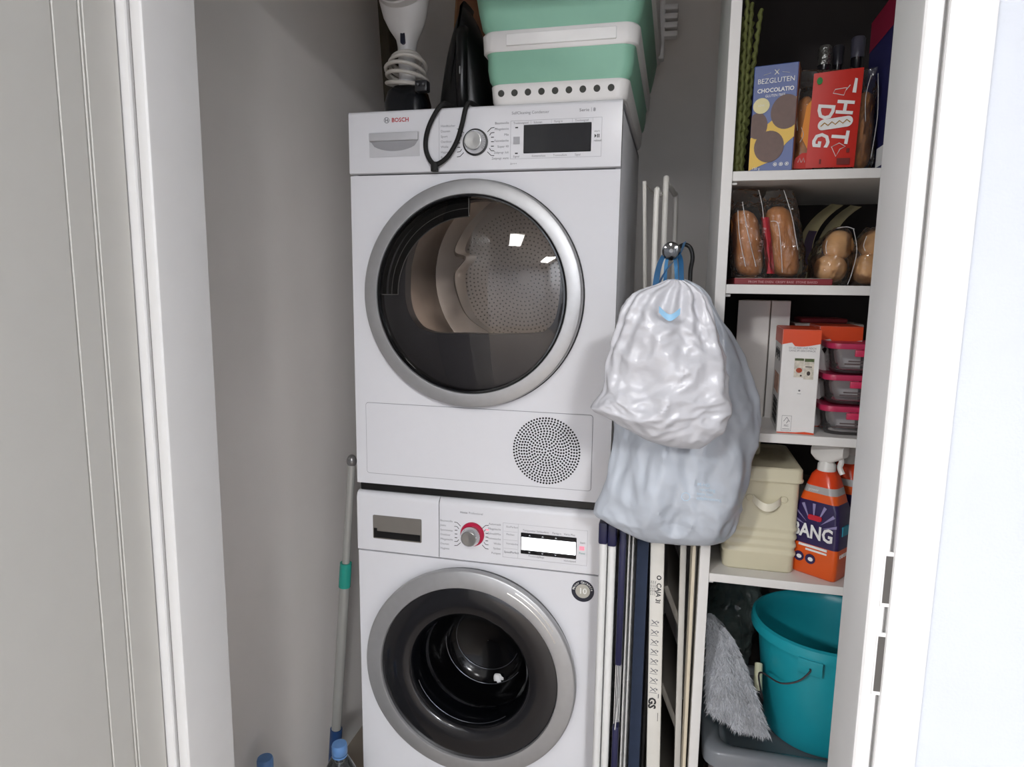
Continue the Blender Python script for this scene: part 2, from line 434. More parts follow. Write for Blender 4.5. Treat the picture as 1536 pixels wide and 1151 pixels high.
b = B(); b.box(.075, .089, FY-.0004, FY, 1.629, 1.644); b.build('touch_field', pm('touch_grey', '#a8a8ac', 0.5), fas)
# water container drawer: recessed grip
b = B()
DG = pm('drawer_grey', '#c3c3c6', 0.4)
b.box(-.25, -.133, FY-.0008, FY, 1.612, 1.663)
dw = b.build('container_drawer', DG, dry, smooth=False)
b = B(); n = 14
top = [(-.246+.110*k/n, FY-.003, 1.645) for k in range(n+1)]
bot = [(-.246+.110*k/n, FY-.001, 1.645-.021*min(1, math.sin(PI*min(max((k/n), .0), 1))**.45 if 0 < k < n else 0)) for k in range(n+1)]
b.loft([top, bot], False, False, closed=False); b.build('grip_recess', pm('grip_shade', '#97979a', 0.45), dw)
b = B(); b.rbox(-.2485, -.1345, FY-.007, FY-.0005, 1.645, 1.6625, .002); b.build('grip_lip', pm('grip_lip', '#b9b9bc', 0.35), dw)
# knob
def knob(parent, cx, cz, y, r, ring=None):
    k = B().lathe([(r, 0), (r, -.006), (r*.97, -.008), (r*.80, -.020), (r*.76, -.0215), (r*.70, -.0215)], (cx, y, cz), 'y', 40, False, True).build('selector_knob', CHROME, parent)
    B().lathe([(r*.69, -.0214), (r*.69, -.0222), (.0001, -.0218)], (cx, y, cz), 'y', 40).build('knob_cap', pm('spun_steel', '#c9c8c6', 0.25, 1.0), k)
    return k
kn = knob(dry, -.007, 1.636, FY, .0245)
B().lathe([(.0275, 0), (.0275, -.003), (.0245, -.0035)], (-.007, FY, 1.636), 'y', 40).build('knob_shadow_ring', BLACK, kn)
# door
CY = (DC[0], 0, DC[1])
B().lathe([(.244, .001), (.2475, .001), (.2475, -.004), (.242, -.004)], CY, 'y', 96).build('gasket_gap_ring', BLACK, dry)  # black ring paints the shadow gap beside the dryer door
ring = B().lathe([(.240, -.003), (.2435, -.004), (.2452, -.010), (.2452, -.024), (.2440, -.0268), (.2415, -.0280), (.2165, -.0322), (.2140, -.0318), (.2125, -.0290), (.2125, .0)], CY, 'y', 128).build('door_ring', SILVER, dry, ang=50)
B().lathe([(.2125, -.030), (.2100, -.0335), (.2070, -.0335), (.2055, -.028), (.2055, .0)], CY, 'y', 128).build('inner_bezel', BLACKG, ring, ang=50)
R = 0.7
gp = [(.2095*k/14, -.028-(math.sqrt(R*R-(.2095*k/14)**2)-math.sqrt(R*R-.2095**2))) for k in range(14, 0, -1)]+[(.0005, -.028-(R-math.sqrt(R*R-.2095**2)))]
GLASS = film('smoked_glass', (0.78, 0.75, 0.725), 0.02, 1.5)
B().lathe(gp, CY, 'y', 96).build('door_glass', GLASS, dry, ang=80)
# mask plate behind the glass with a D-shaped opening
op = [(-.168, 1.376), (-.170, 1.317), (-.162, 1.275), (-.141, 1.244), (-.115, 1.233), (-.086, 1.230), (.02, 1.231), (.126, 1.236), (.155, 1.246), (.172, 1.270), (.180, 1.32), (.178, 1.378), (.151, 1.447), (.093, 1.497), (.04, 1.515), (-.017, 1.517), (-.07, 1.503), (-.116, 1.476), (-.150, 1.434)]
ops = [(p.x, p.y) for p in spline([Vector((x, z, 0)) for x, z in op+[op[0]]], 4)][:-1]
inn = ops
out = []
for x, z in inn:
    d = Vector((x-DC[0], z-DC[1])).normalized(); out.append((DC[0]+d.x*.2115, DC[1]+d.y*.2115))
mk = B().loft([[(x, .03, z) for x, z in inn], [(x, -.004, z) for x, z in inn], [(x, -.008, z) for x, z in out], [(x, .0, z) for x, z in out]], False, False).build('inner_door_frame', pm('charcoal_frame', '#333338', 0.3), dry, ang=40)
# grip crescent of the door: black scooped arc with pale edge lines
def arc(r, a0, a1, y, n=24): return [(DC[0]+r*math.cos(a0+(a1-a0)*k/n), y, DC[1]+r*math.sin(a0+(a1-a0)*k/n)) for k in range(n+1)]
A0, A1 = math.radians(91), math.radians(180)
gr = B().loft([arc(.2065, A0, A1, -.018), arc(.200, A0, A1, -.006), arc(.185, A0, A1, -.009), arc(.168, A0, A1, -.016)], False, False, closed=False).build('grip_scoop', pm('scoop_black', '#020202', 0.55, spec=.2), dry)
b = B(); b.tube(arc(.168, A0, A1, -.017), .0011, 6); b.tube(arc(.186, A0, A1, -.010), .0007, 6)
b.tube([(DC[0]-.168, -.017, DC[1]), (DC[0]-.206, -.018, DC[1])], .0012, 6); b.tube([(DC[0]-.004, -.017, DC[1]+.168), (DC[0]-.004, -.018, DC[1]+.206)], .0012, 6)
b.build('scoop_edge', pm('edge_grey', '#9c9c9c', 0.25, 0.6), gr)
# drum
DRC = (-.004, 0, 1.36)
drum = B().lathe([(.20, .03), (.262, .05), (.262, .46), (.20, .475), (.0005, .475)], DRC, 'y', 64).build('drum', STEEL, dry, ang=50)
b = B()
for rk in range(2, 17):
    rad = rk*.0115; nn = int(2*PI*rad/.0120)
    for k in range(nn):
        a = 2*PI*k/nn+rk*.3
        b.lathe([(.0026, .4745), (.0024, .4735), (.0008, .4732)], (DRC[0]+rad*math.cos(a), 0, DRC[2]+rad*math.sin(a)), 'y', 6)
o = b.build('back_wall_perforation', pm('perf_dark', '#5a524c', 0.4, 0.6), drum); o['kind'] = 'stuff'
b = B()
for iy in range(18):
    for k in range(-6, 24):
        a = math.radians(-110+k*5.0+(iy % 2)*2.5)
        c = Vector((DRC[0]+.2615*math.cos(a), .10+iy*.02, DRC[2]+.2615*math.sin(a)))
        b.ball(c, .006, .006, .006, 6, 4)
o = b.build('drum_dimples', pm('dimple_steel', '#8f867f', 0.3, 1.0), drum); o['kind'] = 'stuff'
# lifters: bright bent ridges on the drum wall
for a0 in (math.radians(60), math.radians(-35)):
    loops = []
    for j in range(13):
        y = .055+.4*j/12; aa = a0+.22*math.sin(j/12*PI*2)+.12*j/12
        l = []
        for k in range(9):
            t = -1+2*k/8; rad = .261-.05*(math.cos(t*PI/2)**1.3)*(0.75+.25*math.sin(j/12*PI)); q = aa+t*.17
            l.append((DRC[0]+rad*math.cos(q), y, DRC[2]+rad*math.sin(q)))
        loops.append(l)
    B().loft(loops, False, False, closed=False).build('drum_lifter', pm('lifter_steel', '#d0c8c0', 0.14, 1.0), drum, ang=80)
P_ = spline([(.010, .085, 1.525), (-.050, .095, 1.475), (-.085, .10, 1.415), (-.058, .10, 1.398), (-.082, .095, 1.362), (-.074, .085, 1.315), (-.045, .075, 1.262), (.01, .062, 1.228)], 7)  # pale S-shaped band imitates a bright reflection streak behind the door glass
loops = []
for i, p in enumerate(P_):
    t_ = i/(len(P_)-1); w_ = .004+.011*math.sin(PI*min(1, t_*1.05))
    loops.append([(p.x-w_, p.y+.03, p.z-w_*.3), (p.x-w_*.5, p.y+.004, p.z), (p.x, p.y-.006, p.z+.002), (p.x+w_*.5, p.y+.004, p.z+.002), (p.x+w_, p.y+.03, p.z+w_*.3)])
B().loft(loops, False, False, closed=False).build('drum_glint_band', pm('glint_band_pale', '#efe4da', 0.22, 0.4), drum, ang=80)
b = B(); b.rbox(-.07, .12, .06, .10, 1.195, 1.226, .006); b.build('lint_filter_cover', DKGREY, dry)
# service flap and vent
fl = B().prism(rr(-.272, .258, .894, 1.062, .006), -.0014, .001).build('service_flap', WHITE, dry, ang=20)
B().prism(rr(-.2732, .2592, .8928, 1.0632, .007), -.0004, .001).build('flap_gap', pm('gap_shadow_grey', '#8d8d92', 0.7), fl, ang=20)
b = B()
vc = (.158, .977)
for rk in range(0, 13):
    rad = .004+rk*.0058; nn = max(1, int(2*PI*rad/.0068))
    for k in range(nn):
        a = 2*PI*k/nn+rk*.11
        b.lathe([(.00235, -.0015), (.00235, -.0021), (.0001, -.0021)], (vc[0]+rad*math.cos(a), 0, vc[1]+rad*math.sin(a)), 'y', 7)
o = b.build('vent_holes', pm('vent_black', '#101012', 0.7), fl, smooth=False); o['kind'] = 'stuff'

# stacking frame between the machines
tag(B().rbox(-.294, .294, .006, .58, .8485, .8675, .002, 1).build('stacking_frame', BLACK, base=(0, .3, .8485)), 'black stacking strip in the gap between dryer and washing machine', 'stacking strip')

# ================================================================== WASHING MACHINE
was = thing('washing_machine', 'white front-loading washing machine with a large grey-ringed door, under the dryer', 'washing machine', (0, .3, 0))
WC = (-.0135, .435)
b = B()
b.rbox(-HWD, -HWD+.012, .012, .58, .02, .846, .003); b.rbox(HWD-.012, HWD, .012, .58, .02, .846, .003); b.rbox(-HWD, HWD, .012, .58, .830, .8475, .003); b.rbox(-HWD, HWD, .012, .58, .02, .034, .003); b.box(-.29, .29, .565, .578, .03, .84)
b.build('casing', WHITE, was)
B().hole_plate(-HWD, HWD, .10, .698, WC[0], WC[1], .235, 0.0, .014).build('front_panel', WHITE, was, ang=30)
B().rbox(-HWD, HWD, .004, .014, .02, .097, .002).build('plinth', WHITE, was)
for sx in (-.24, .24):
    for sy in (.06, .52): B().lathe([(.02, 0), (.02, .012), (.008, .014), (.008, .03)], (sx, sy, 0), 'z', 16, True, True).build('foot', BLACK, was)
wf = fascia(.7015, .8475, -.0905, HWD, .016).build('control_fascia', WHITE2, was, ang=35)
wd = fascia(.7015, .8475, -HWD, -.0925, .016).build('detergent_drawer', WHITE2, was, ang=35)
B().box(-.0926, -.0904, .0, .015, .703, .84).build('divider_gap', pm('gap_grey', '#55555a', 0.7), wf)
# drawer window
b = B(); b.prism(rr(-.258, -.135, .734, .792, .003), FY-.0012, FY+.001); dwn = b.build('drawer_window', pm('window_reflect_tone', '#77736d', 0.25, 0.0), wd, ang=25)  # grey-brown imitates the reflection on the dark drawer window
b = B(); b.box(-.2555, -.1375, FY-.0020, FY-.0011, .737, .753); b.box(-.2555, -.2475, FY-.0020, FY-.0011, .753, .760); b.build('window_slot', BLACK, dwn, smooth=False)
b = B(); b.text('Home', .007, -.040, FY-.0004, .8165, bold=.02); b.text('Professional', .007, -.0195, FY-.0004, .8165)
for i, t in enumerate(['Baumwolle', 'Jeans', 'Sportswear', 'Outdoor', 'Pflegeleicht', 'Daunen', 'Hygiene']): b.text(t, .0068, -.0885, FY-.0004, .7925-i*.0112)
for i, t in enumerate(['Automatik', 'Pflegeleicht', 'Schnell/Mix', 'Feinwäsche', 'Wolle', 'Spülen', 'Pumpen']): b.text(t, .0068, .0575, FY-.0004, .7955-i*.0115, 'RIGHT')
for x, t in ((.108, 'Temperatur'), (.140, 'Schleudern'), (.176, 'Fertig in'), (.202, 'Vario Plus')): b.text(t, .0062, x, FY-.0004, .7885)
for z, t in ((.793, 'EcoPerfect'), (.775, 'Flecken'), (.753, 'Vorwäsche')): b.text(t, .0062, .070, FY-.0004, z)
b.text('SpeedPerfect', .0066, .065, FY-.0004, .7325, bold=.012); b.text('Trommelpflege', .006, .122, FY-.0004, .7285); b.text('VarioSpeed', .006, .203, FY-.0004, .727); b.text('Start', .006, .2385, FY-.0004, .7725)
b.build('lettering', INKL, wf, smooth=False)
b = B(); b.text('Pause', .006, .237, FY-.0004, .748); b.build('pause_lettering', pm('teal_ink', '#3f8f86', 0.6), wf, smooth=False)
b = B(); ticks(b, -.013, .765, FY-.0002); b.build('dial_marks', pm('black_ink', '#202022', 0.6), wf)
b = B()
for x0, x1, z0, z1 in ((.062, .255, .8030, .8034), (.062, .255, .7216, .7220), (.062, .0624, .722, .803), (.2546, .255, .722, .803), (.0975, .0979, .722, .803), (.064, .096, .7835, .7838), (.064, .096, .7635, .7638), (.064, .096, .743, .7433)): b.box(x0, x1, FY-.0003, FY, z0, z1)
b.build('panel_lines', pm('line_grey', '#9a9aa0', 0.5), wf)
b = B(); b.rbox(.104, .231, FY-.0014, FY+.002, .7345, .7845, .001, 1); wdp = b.build('display_glass', pm('display_black', '#121317', 0.05, spec=.25), wf)
b = B(); b.box(.106, .2295, FY-.0018, FY-.0013, .7445, .7745); b.build('lit_screen', pm('lit_lcd', '#ffffff', 0.4, emis='#f6faff', estr=2.2), wdp)
b = B()
for x in (.122, .152, .182):
    b.prism([(x, .7785), (x+.005, .7785), (x+.0025, .781)], FY-.0019, FY-.0013); b.prism([(x, .7405), (x+.005, .7405), (x+.0025, .738)], FY-.0019, FY-.0013)
b.build('key_arrows', pm('arrow_white', '#cfd3d8', 0.5), wdp, smooth=False)
b = B(); b.rbox(.2375, .2485, FY-.0008, FY, .757, .766, .0003, 1); b.build('start_light', pm('lit_pink', '#f2a0b0', 0.4, emis='#ff5f80', estr=0.5), wf)
b = B(); b.rbox(.0215, .0285, FY-.0008, FY, .781, .784, .0003, 1); b.build('programme_light', pm('lit_pink', '#f2a0b0', 0.4), wf)
wk = knob(was, -.013, .765, FY-.001, .0235)
B().lathe([(.0285, .001), (.0285, -.002), (.027, -.004), (.020, -.004)], (-.0105, FY, .7685), 'y', 40).build('red_light_ring', pm('lit_red', '#a01038', 0.3, emis='#b8103a', estr=0.12), wk)
# badge
bd = B().lathe([(.0255, .0004), (.0255, -.0012), (.0005, -.0012)], (.2475, 0, .660), 'y', 48).build('warranty_sticker', pm('badge_navy', '#151a2e', 0.35), was)
B().lathe([(.0165, -.0010), (.0165, -.0017), (.0005, -.0017)], (.2475, 0, .660), 'y', 40).build('sticker_centre', pm('badge_silver', '#b9b7ae', 0.35, 0.3), bd)
b = B(); b.text('10', .019, .2475, -.0020, .654, 'CENTER', bold=.02); 
for i, ch in enumerate('Motor Garantie'):
    t = math.radians(168-i*156/13)
    b.text(ch, .0078, .2475+.0186*math.cos(t), -.0016, .660+.0186*math.sin(t), 'CENTER', bold=.01, M=Matrix.Rotation(-(t-PI/2), 4, 'Y'))
b.build('sticker_lettering', pm('badge_white', '#eeeeea', 0.5), bd, smooth=False)
# door
WCY = (WC[0], 0, WC[1])
B().lathe([(.246, .001), (.250, -.001), (.250, -.016), (.240, -.016)], WCY, 'y', 96).build('gasket_gap_ring', BLACKG, was)
wr = B().lathe([(.244, -.0145), (.2540, -.016), (.2555, -.019), (.2555, -.0300), (.2540, -.0330), (.2510, -.0342), (.2185, -.0395), (.2155, -.0388), (.2138, -.0350), (.2135, -.012)], WCY, 'y', 128).build('door_ring', SILVER, was, ang=50)
b = B(); b.tube([(WC[0]+.234*math.cos(t), -.0370, WC[1]+.236*math.sin(t)) for t in [math.radians(28+38*k/20) for k in range(21)]], .0012, 6); b.tube([(WC[0]+.243*math.cos(t), -.0355, WC[1]+.246*math.sin(t)) for t in [math.radians(34+28*k/20) for k in range(21)]], .001, 6)
b.build('grip_line', pm('grip_line', '#e2ddd4', 0.3, 0.4), wr)
wg = B().lathe([(.2145, -.022), (.2135, -.033), (.212, -.034), (.175, -.0315), (.152, -.029), (.146, -.026), (.143, -.018)], WCY, 'y', 128).build('door_glass', pm('smoked_black', '#1c1c1f', 0.16, coat=0.3), was, ang=60)
bw = B().lathe([(.144, -.020), (.136, -.008), (.132, .012), (.130, .040)], WCY, 'y', 96).build('porthole_collar', pm('collar_black', '#08090c', 0.16, spec=.3), was, ang=60)
B().lathe([(.131, .030), (.128, .034), (.118, .060), (.104, .085), (.09, .098), (.084, .100), (.080, .104), (.0005, .106)], (WC[0]+.012, 0, WC[1]+.012), 'y', 96).build('porthole_bowl', pm('bowl_black', '#050506', 0.14, spec=.22), was, ang=70)
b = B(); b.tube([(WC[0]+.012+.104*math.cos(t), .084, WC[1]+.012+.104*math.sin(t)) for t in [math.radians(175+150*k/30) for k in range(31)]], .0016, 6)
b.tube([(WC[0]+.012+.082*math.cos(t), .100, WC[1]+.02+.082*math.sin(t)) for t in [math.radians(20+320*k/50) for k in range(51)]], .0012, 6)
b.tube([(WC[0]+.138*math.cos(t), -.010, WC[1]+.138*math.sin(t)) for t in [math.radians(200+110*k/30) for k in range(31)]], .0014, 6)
b.build('bowl_rim_glints', pm('rim_glint', '#5a5c62', 0.15, 0.8), bw)  # grey arcs imitate curved reflections in the dark porthole
b = B(); b.ball((WC[0]+.045, .088, WC[1]-.075), .012, .006, .013, 10, 7, nz=.7, ns=12); b.build('pale_scrap', pm('scrap_white', '#d8d8d8', 0.9), bw)  # small whitish lump inside the porthole

# ================================================================== ON TOP OF THE DRYER
# collapsible laundry basket
GREEN = pm('basket_green', '#83b59d', 0.55, var=0.05, vscale=9, bump=0.12, bscale=18)
BW = pm('basket_white', '#e3e1df', 0.4, var=0.02, vscale=12)
bk = thing('laundry_basket', 'collapsible mint-green and white plastic laundry basket standing on the dryer', 'basket', (.165, .28, ZT))
def bloop(z, g, r=.024):   # outline grows by g
    return rrz(.022-g, .308+g*.9, .004-g*.4, .555+g, z, r+g*.3, 8)
def skin(zs, t=.003):
    o_ = [bloop(z, g) for z, g in zs]; i_ = [bloop(z, g-t) for z, g in reversed(zs)]
    return B().loft(o_+i_+[o_[0]], False, False)
bs = skin([(ZT+.001, -.008), (ZT+.003, -.004), (ZT+.010, -.001), (ZT+.030, .001), (ZT+.040, .002), (ZT+.042, -.001)])
bs.loft([bloop(ZT+.002, -.006), bloop(ZT+.005, -.006)], True, True)
base_ = bs.build('base', BW, bk)
for k in range(9):
    x = .046+k*.0285
    B().lathe([(.0068, .002), (.0068, -.0006), (.0060, -.0008), (.0058, -.0004), (.0001, -.0004)], (x, .0034, ZT+.0235), 'y', 20).build('drain_hole', pm('hole_dark', '#34352f', 0.6), base_)
skin([(ZT+.040, -.002), (ZT+.052, .006), (ZT+.075, .010), (ZT+.098, .010), (ZT+.106, .013)]).build('lower_wall', GREEN, bk)
band = skin([(ZT+.104, .014), (ZT+.107, .019), (ZT+.140, .021), (ZT+.144, .017)]).build('middle_band', BW, bk)
b = B(); b.rbox(.058, .282, -.0075, -.0025, ZT+.113, ZT+.136, .001, 1); b.build('label_strip', pm('strip_white', '#efeeec', 0.3), band)
skin([(ZT+.142, .013), (ZT+.155, .022), (ZT+.19, .030), (ZT+.225, .036), (ZT+.232, .036)]).build('upper_wall', GREEN, bk)
skin([(ZT+.230, .036), (ZT+.234, .046), (ZT+.262, .050), (ZT+.266, .044)], .004).build('rim', BW, bk)
b = B()
for k in range(4): b.rbox(.352, .392, .50, .53, ZT+.28+k*.022-.02*0, ZT+.295+k*.022, .004)
b.rbox(.345, .360, .50, .53, ZT+.225, ZT+.37, .004); b.build('ribbed_clip', BW, bk)

# garment steamer
st = thing('garment_steamer', 'white handheld garment steamer with cord wound round its foot, on the dryer', 'steamer', (-.225, .15, ZT))
SW = pm('steamer_white', '#d6d4d2', 0.35)
secs = [(1.800, .020, .020, .0), (1.86, .0205, .021, 0), (1.885, .021, .022, 0), (1.905, .026, .026, 0), (1.925, .040, .030, -.004), (1.95, .052, .034, -.010), (1.985, .060, .036, -.016), (2.02, .063, .034, -.018), (2.06, .060, .028, -.014), (2.08, .045, .018, -.01), (2.086, .02, .008, -.008)]
loops = [[(-.222+rx*math.cos(2*PI*k/28), .15+dy+ry*math.sin(2*PI*k/28), z) for k in range(28)] for z, rx, ry, dy in secs]
sb = B().loft(loops).build('body', SW, st, ang=60)
PMx = Matrix.Translation((-.222, .092, 2.012)) @ Matrix.Rotation(math.radians(-5), 4, 'X')
b = B(PMx); b.loft([[(.060*math.cos(2*PI*k/36), y, .052*math.sin(2*PI*k/36)) for k in range(36)] for y in (.022, -.004)], False, False)
b.loft([[(q*math.cos(2*PI*k/36), y, q*.866*math.sin(2*PI*k/36)) for k in range(36)] for q, y in ((.060, -.004), (.057, -.007), (.055, -.004))], False, False); b.build('head_rim', SW, st)
b = B(PMx); b.loft([[(.0555*math.cos(2*PI*k/36), y, .048*math.sin(2*PI*k/36)) for k in range(36)] for y in (.010, -.0045)], False, True); sp = b.build('steam_plate', pm('plate_grey', '#bdbbb3', 0.3, 0.5), st)
b = B(PMx)
for k in range(9): b.lathe([(.0022, -.0046), (.0022, -.0052), (.0001, -.0052)], (-.036+k*.009, 0, -.022+.0004*(k-4)**2), 'y', 8)
b.build('steam_holes', BLACK, sp)
b = B(); b.loft([[(-.222+x, y, z) for x, z in rr(-.0055, .0055, 1.887, 1.914, .005)] for y in (.135, .122)], True, True); b.build('switch', pm('switch_navy', '#1c2030', 0.4), st)
b = B()
for i, (z, r, dx, tilt) in enumerate(((1.858, .034, .0, .28), (1.845, .043, .004, .2), (1.832, .046, -.002, .12), (1.818, .048, .003, .06), (1.805, .046, .0, -.05))):
    b.tube([(-.224+dx+r*math.cos(2*PI*k/28), .148+r*math.sin(2*PI*k/28), z-tilt*r*math.sin(2*PI*k/28)+.006*math.cos(2*PI*k/28+i)) for k in range(28)], .0045, 8, closed=True)
b.build('wound_cord', pm('cord_white', '#bfbab2', 0.5), st)
b = B(); b.loft([rrz(-.222-q, -.222+q*1.05, .15-q*.8, .15+q*.8, z, q*.5) for z, q in ((ZT, .050), (ZT+.05, .050), (ZT+.075, .044), (ZT+.088, .03))]); b.build('water_tank', pm('tank_dark', '#14161a', 0.25), st)
b = B(); b.rbox(-.185, -.155, .10, .125, 1.775, 1.80, .004); b.tube([(-.163, .105, 1.790), (-.158, .085, 1.786)], .0025, 8); b.tube([(-.176, .105, 1.790), (-.171, .085, 1.786)], .0025, 8); b.build('plug', DKGREY, st)

# steam iron, heel down, tip up
ir = thing('steam_iron', 'black steam iron standing on its heel between steamer and basket', 'iron', (-.085, .17, ZT))
IB = pm('iron_black', '#0b0b0c', 0.32)
def ioutl(s):
    pts = []
    for k in range(25):
        t = k/24
        # half-outline from heel corner to tip
        z = ZT+.004+.262*t*(.96+.04*s); wd_ = .060*s*(1-t**2.3)**.75
        pts.append((wd_, z))
    L_ = [(-.095-x+.02*((z-ZT)/.26), z) for x, z in pts]; R_ = [(-.075+x-.012*((z-ZT)/.26), z) for x, z in reversed(pts)]
    return L_+R_[1:]
b = B(); b.loft([[(x, y, z) for x, z in ioutl(s)] for y, s in ((.205, .94), (.203, 1.0), (.196, 1.0))], True, True); b.build('soleplate', pm('sole_grey', '#3b3b3d', 0.3, 0.6), ir, ang=40)
b = B(); b.loft([[(x, y, z) for x, z in ioutl(s)] for y, s in ((.196, .97), (.185, 1.0), (.165, .93), (.14, .75), (.128, .55), (.122, .3))], True, True); b.build('body', IB, ir, ang=40)
b = B(); b.tube(spline([(-.078, .140, ZT+.20), (-.074, .108, ZT+.185), (-.070, .098, ZT+.14), (-.070, .097, ZT+.08), (-.072, .11, ZT+.035), (-.076, .14, ZT+.02)], 7), .013, 12); hnd = b.build('handle', IB, ir)
b = B(); b.rbox(-.0715, -.0685, .080, .089, ZT+.092, ZT+.108, .001); b.build('handle_button', pm('button_grey', '#8b8b8c', 0.3), hnd)
b = B(); b.lathe([(.018, 0), (.018, .012), (.014, .016), (.0005, .016)], (-.086, .152, ZT+.12), 'x', 20); b.build('dial', DKGREY, ir)

# black strap loop hanging over the fascia
sl = thing('strap_loop', 'black cord loop with a knot hanging down over the dryer control panel', 'strap', (-.07, .02, ZT))
pth = spline([(-.06, .08, ZT+.008), (-.070, .02, ZT+.008), (-.080, -.0105, ZT+.004), (-.103, -.014, 1.680), (-.114, -.016, 1.645), (-.112, -.016, 1.615), (-.095, -.016, 1.592), (-.068, -.016, 1.604), (-.046, -.016, 1.635), (-.034, -.015, 1.670), (-.026, -.0115, 1.706), (-.020, .002, ZT+.0075), (-.015, .06, ZT+.008)], 7)
B().tube(pth, .0052, 8).build('cord', pm('strap_black', '#080808', 0.75), sl)
b = B(); b.loft([rrz(-.102, -.087, -.023, -.009, z, .004, 3) for z in (1.596, 1.592, 1.580, 1.577)]); b.build('knot', pm('strap_black', '#080808', 0.75), sl)

# boards leaning behind
tag(B(Matrix.Translation((-.377, .44, ZT)) @ Matrix.Rotation(math.radians(-3.5), 4, 'Y')).rbox(-.014, .014, -.03, .03, .0, .60, .003).build('slat', pm('olive_wood', '#3c3424', 0.6, var=.2, vscale=12, stretch=(8, 8, 1)), base=(-.377, .44, ZT)), 'dark olive wooden slat leaning in the corner behind the steamer', 'slat')
M = Matrix.Translation((-.155, .40, ZT)) @ Matrix.Rotation(math.radians(4), 4, 'Y')
cbx = thing('cardboard_box', 'tall brown cardboard box behind the steamer and the iron', 'box', (-.13, .42, ZT))
B(M).rbox(-.055, .105, 0, .10, .006, .46, .002, 1).build('carton_body', pm('cardboard', '#7a5236', 0.8, var=.12, vscale=10), cbx)
b = B(M); b.box(-.056, -.05, -.0012, .101, .004, .46); b.build('carton_edge', pm('cardboard_edge', '#8f6a49', 0.85), cbx)

# ================================================================== SHELF UNIT
SX0, SX1, SY0, SY1 = .488, .938, -.15, .25
SH = pm('shelf_white', '#e4e2df', 0.45, var=0.01)
su = thing('shelf_unit', 'tall narrow white shelf unit with five compartments filled with groceries and cleaning things', 'shelf', (.713, .05, 0))
for x0, x1 in ((SX0, SX0+.0185), (SX1-.0185, SX1)):
    B().rbox(x0, x1, SY0, SY1, 0, 2.02, .0008, 1).build('side_panel', SH, su)
sh_z = (1.541, 1.345, 1.076, .797)
for z in sh_z+(.08, 2.02):
    B().rbox(SX0+.0187, SX1-.0187, SY0+.002, SY1-.006, z-.0165, z, .0008, 1).build('shelf', SH, su)
B().box(SX0+.0187, SX1-.0187, SY1-.005, SY1-.001, 0.01, 2.02).build('back_panel', pm('back_dark', '#2b2422', 0.7), su)
B().box(SX0+.0187, SX1-.0187, SY0+.02, SY0+.035, 0, .063).build('kickboard', SH, su)
for z in sh_z:
    B().lathe([(.0025, 0), (.0025, .009), (.0005, .0095)], (SX0+.0185, SY0+.012, z-.020), 'x', 10).build('shelf_pin', pm('pin_white', '#e8e8e6', 0.4), su)

# ---- top compartment
GST = pm('stalk_green', '#5d6330', 0.75, var=.25, vscale=60)
gb = thing('stalk_bundle', 'bundle of tall green bumpy dried stalks leaning in the top shelf corner', 'dried stalks', (.525, -.10, sh_z[0]))
for x0, x1, y, h, r in ((.514, .516, -.128, .295, .0045), (.521, .524, -.120, .285, .005), (.523, .541, -.108, .278, .005), (.517, .528, -.10, .26, .005), (.512, .511, -.10, .27, .004)):
    b = B(); n = 60
    pts = [(x0+(x1-x0)*(k/n)**1.3+.0012*math.sin(k*1.7), y+.0012*math.cos(k*2.1), sh_z[0]+h*k/n) for k in range(n+1)]
    b.tube(pts, [r*(.75+.45*abs(math.sin(k*.9+x0*300)))*(1-.3*k/n) for k in range(n+1)], 7); b.build('stalk', GST, gb)

def printed_box(name, label, cat, M, w_, d_, h_, mat, r=.0012, group=None):
    """box with its front-bottom-left edge at the local origin (x right, y back, z up)"""
    t = thing(name, label, cat, M.translation, group)
    B(M).rbox(0, w_, 0, d_, 0, h_, r, 1).build('carton_body', mat, t)
    return t
def ellipse(cx, cz, rx, rz, n=28): return [(cx+rx*math.cos(2*PI*k/n), cz+rz*math.sin(2*PI*k/n)) for k in range(n)]
M = Matrix.Translation((.534, -.128, sh_z[0])) @ Matrix.Rotation(math.radians(-13), 4, 'Z')
ck = printed_box('cookie_box', 'blue and yellow box of gluten-free chocolate cookies on the top shelf', 'box', M, .072, .045, .178, pm('box_blue', '#2f4787', 0.4))
b = B(M); b.prism([(.0005, .003), (.018, .010), (.038, .018), (.060, .046), (.0715, .056), (.0715, .122), (.052, .098), (.03, .082), (.0005, .058)], -.0007, -.0001); b.build('yellow_print', pm('print_yellow', '#d8ae2c', 0.45), ck, smooth=False)
CK = pm('print_cookie', '#5d4238', 0.5, var=.1, vscale=150)
b = B(M)
b.prism([p for p in [(min(x, .0715), z) for x, z in ellipse(.056, .098, .0245, .0285)]], -.0011, -.0006); b.prism(ellipse(.032, .042, .0245, .0265), -.0013, -.0006)
b.prism([(max(x, .0005), z) for x, z in ellipse(.011, .078, .0165, .022)], -.0011, -.0006); b.build('cookie_print', CK, ck, smooth=False)
b = B(M); b.prism(ellipse(.0155, .111, .0135, .013), -.0015, -.0006); b.build('seal_print', pm('print_cream', '#d9cf9a', 0.5), ck, smooth=False)
b = B(M); b.text('BEZGLUTEN', .0118, .037, -.0009, .1475, 'CENTER', sx=.93); b.text('CHOCOLATIO', .0098, .037, -.0009, .1325, 'CENTER', bold=.025, sx=.92); b.text('GLUTEN FREE', .0062, .037, -.0009, .1245, 'CENTER', sx=.85)
b.tube([(.016, -.0008, .1615), (.028, -.0008, .1640)], .0003, 4); b.tube([(.046, -.0008, .1640), (.058, -.0008, .1615)], .0003, 4); b.tube([(.034, -.0008, .1605), (.041, -.0008, .1685)], .0007, 4); b.tube([(.041, -.0008, .1605), (.034, -.0008, .1685)], .0007, 4)
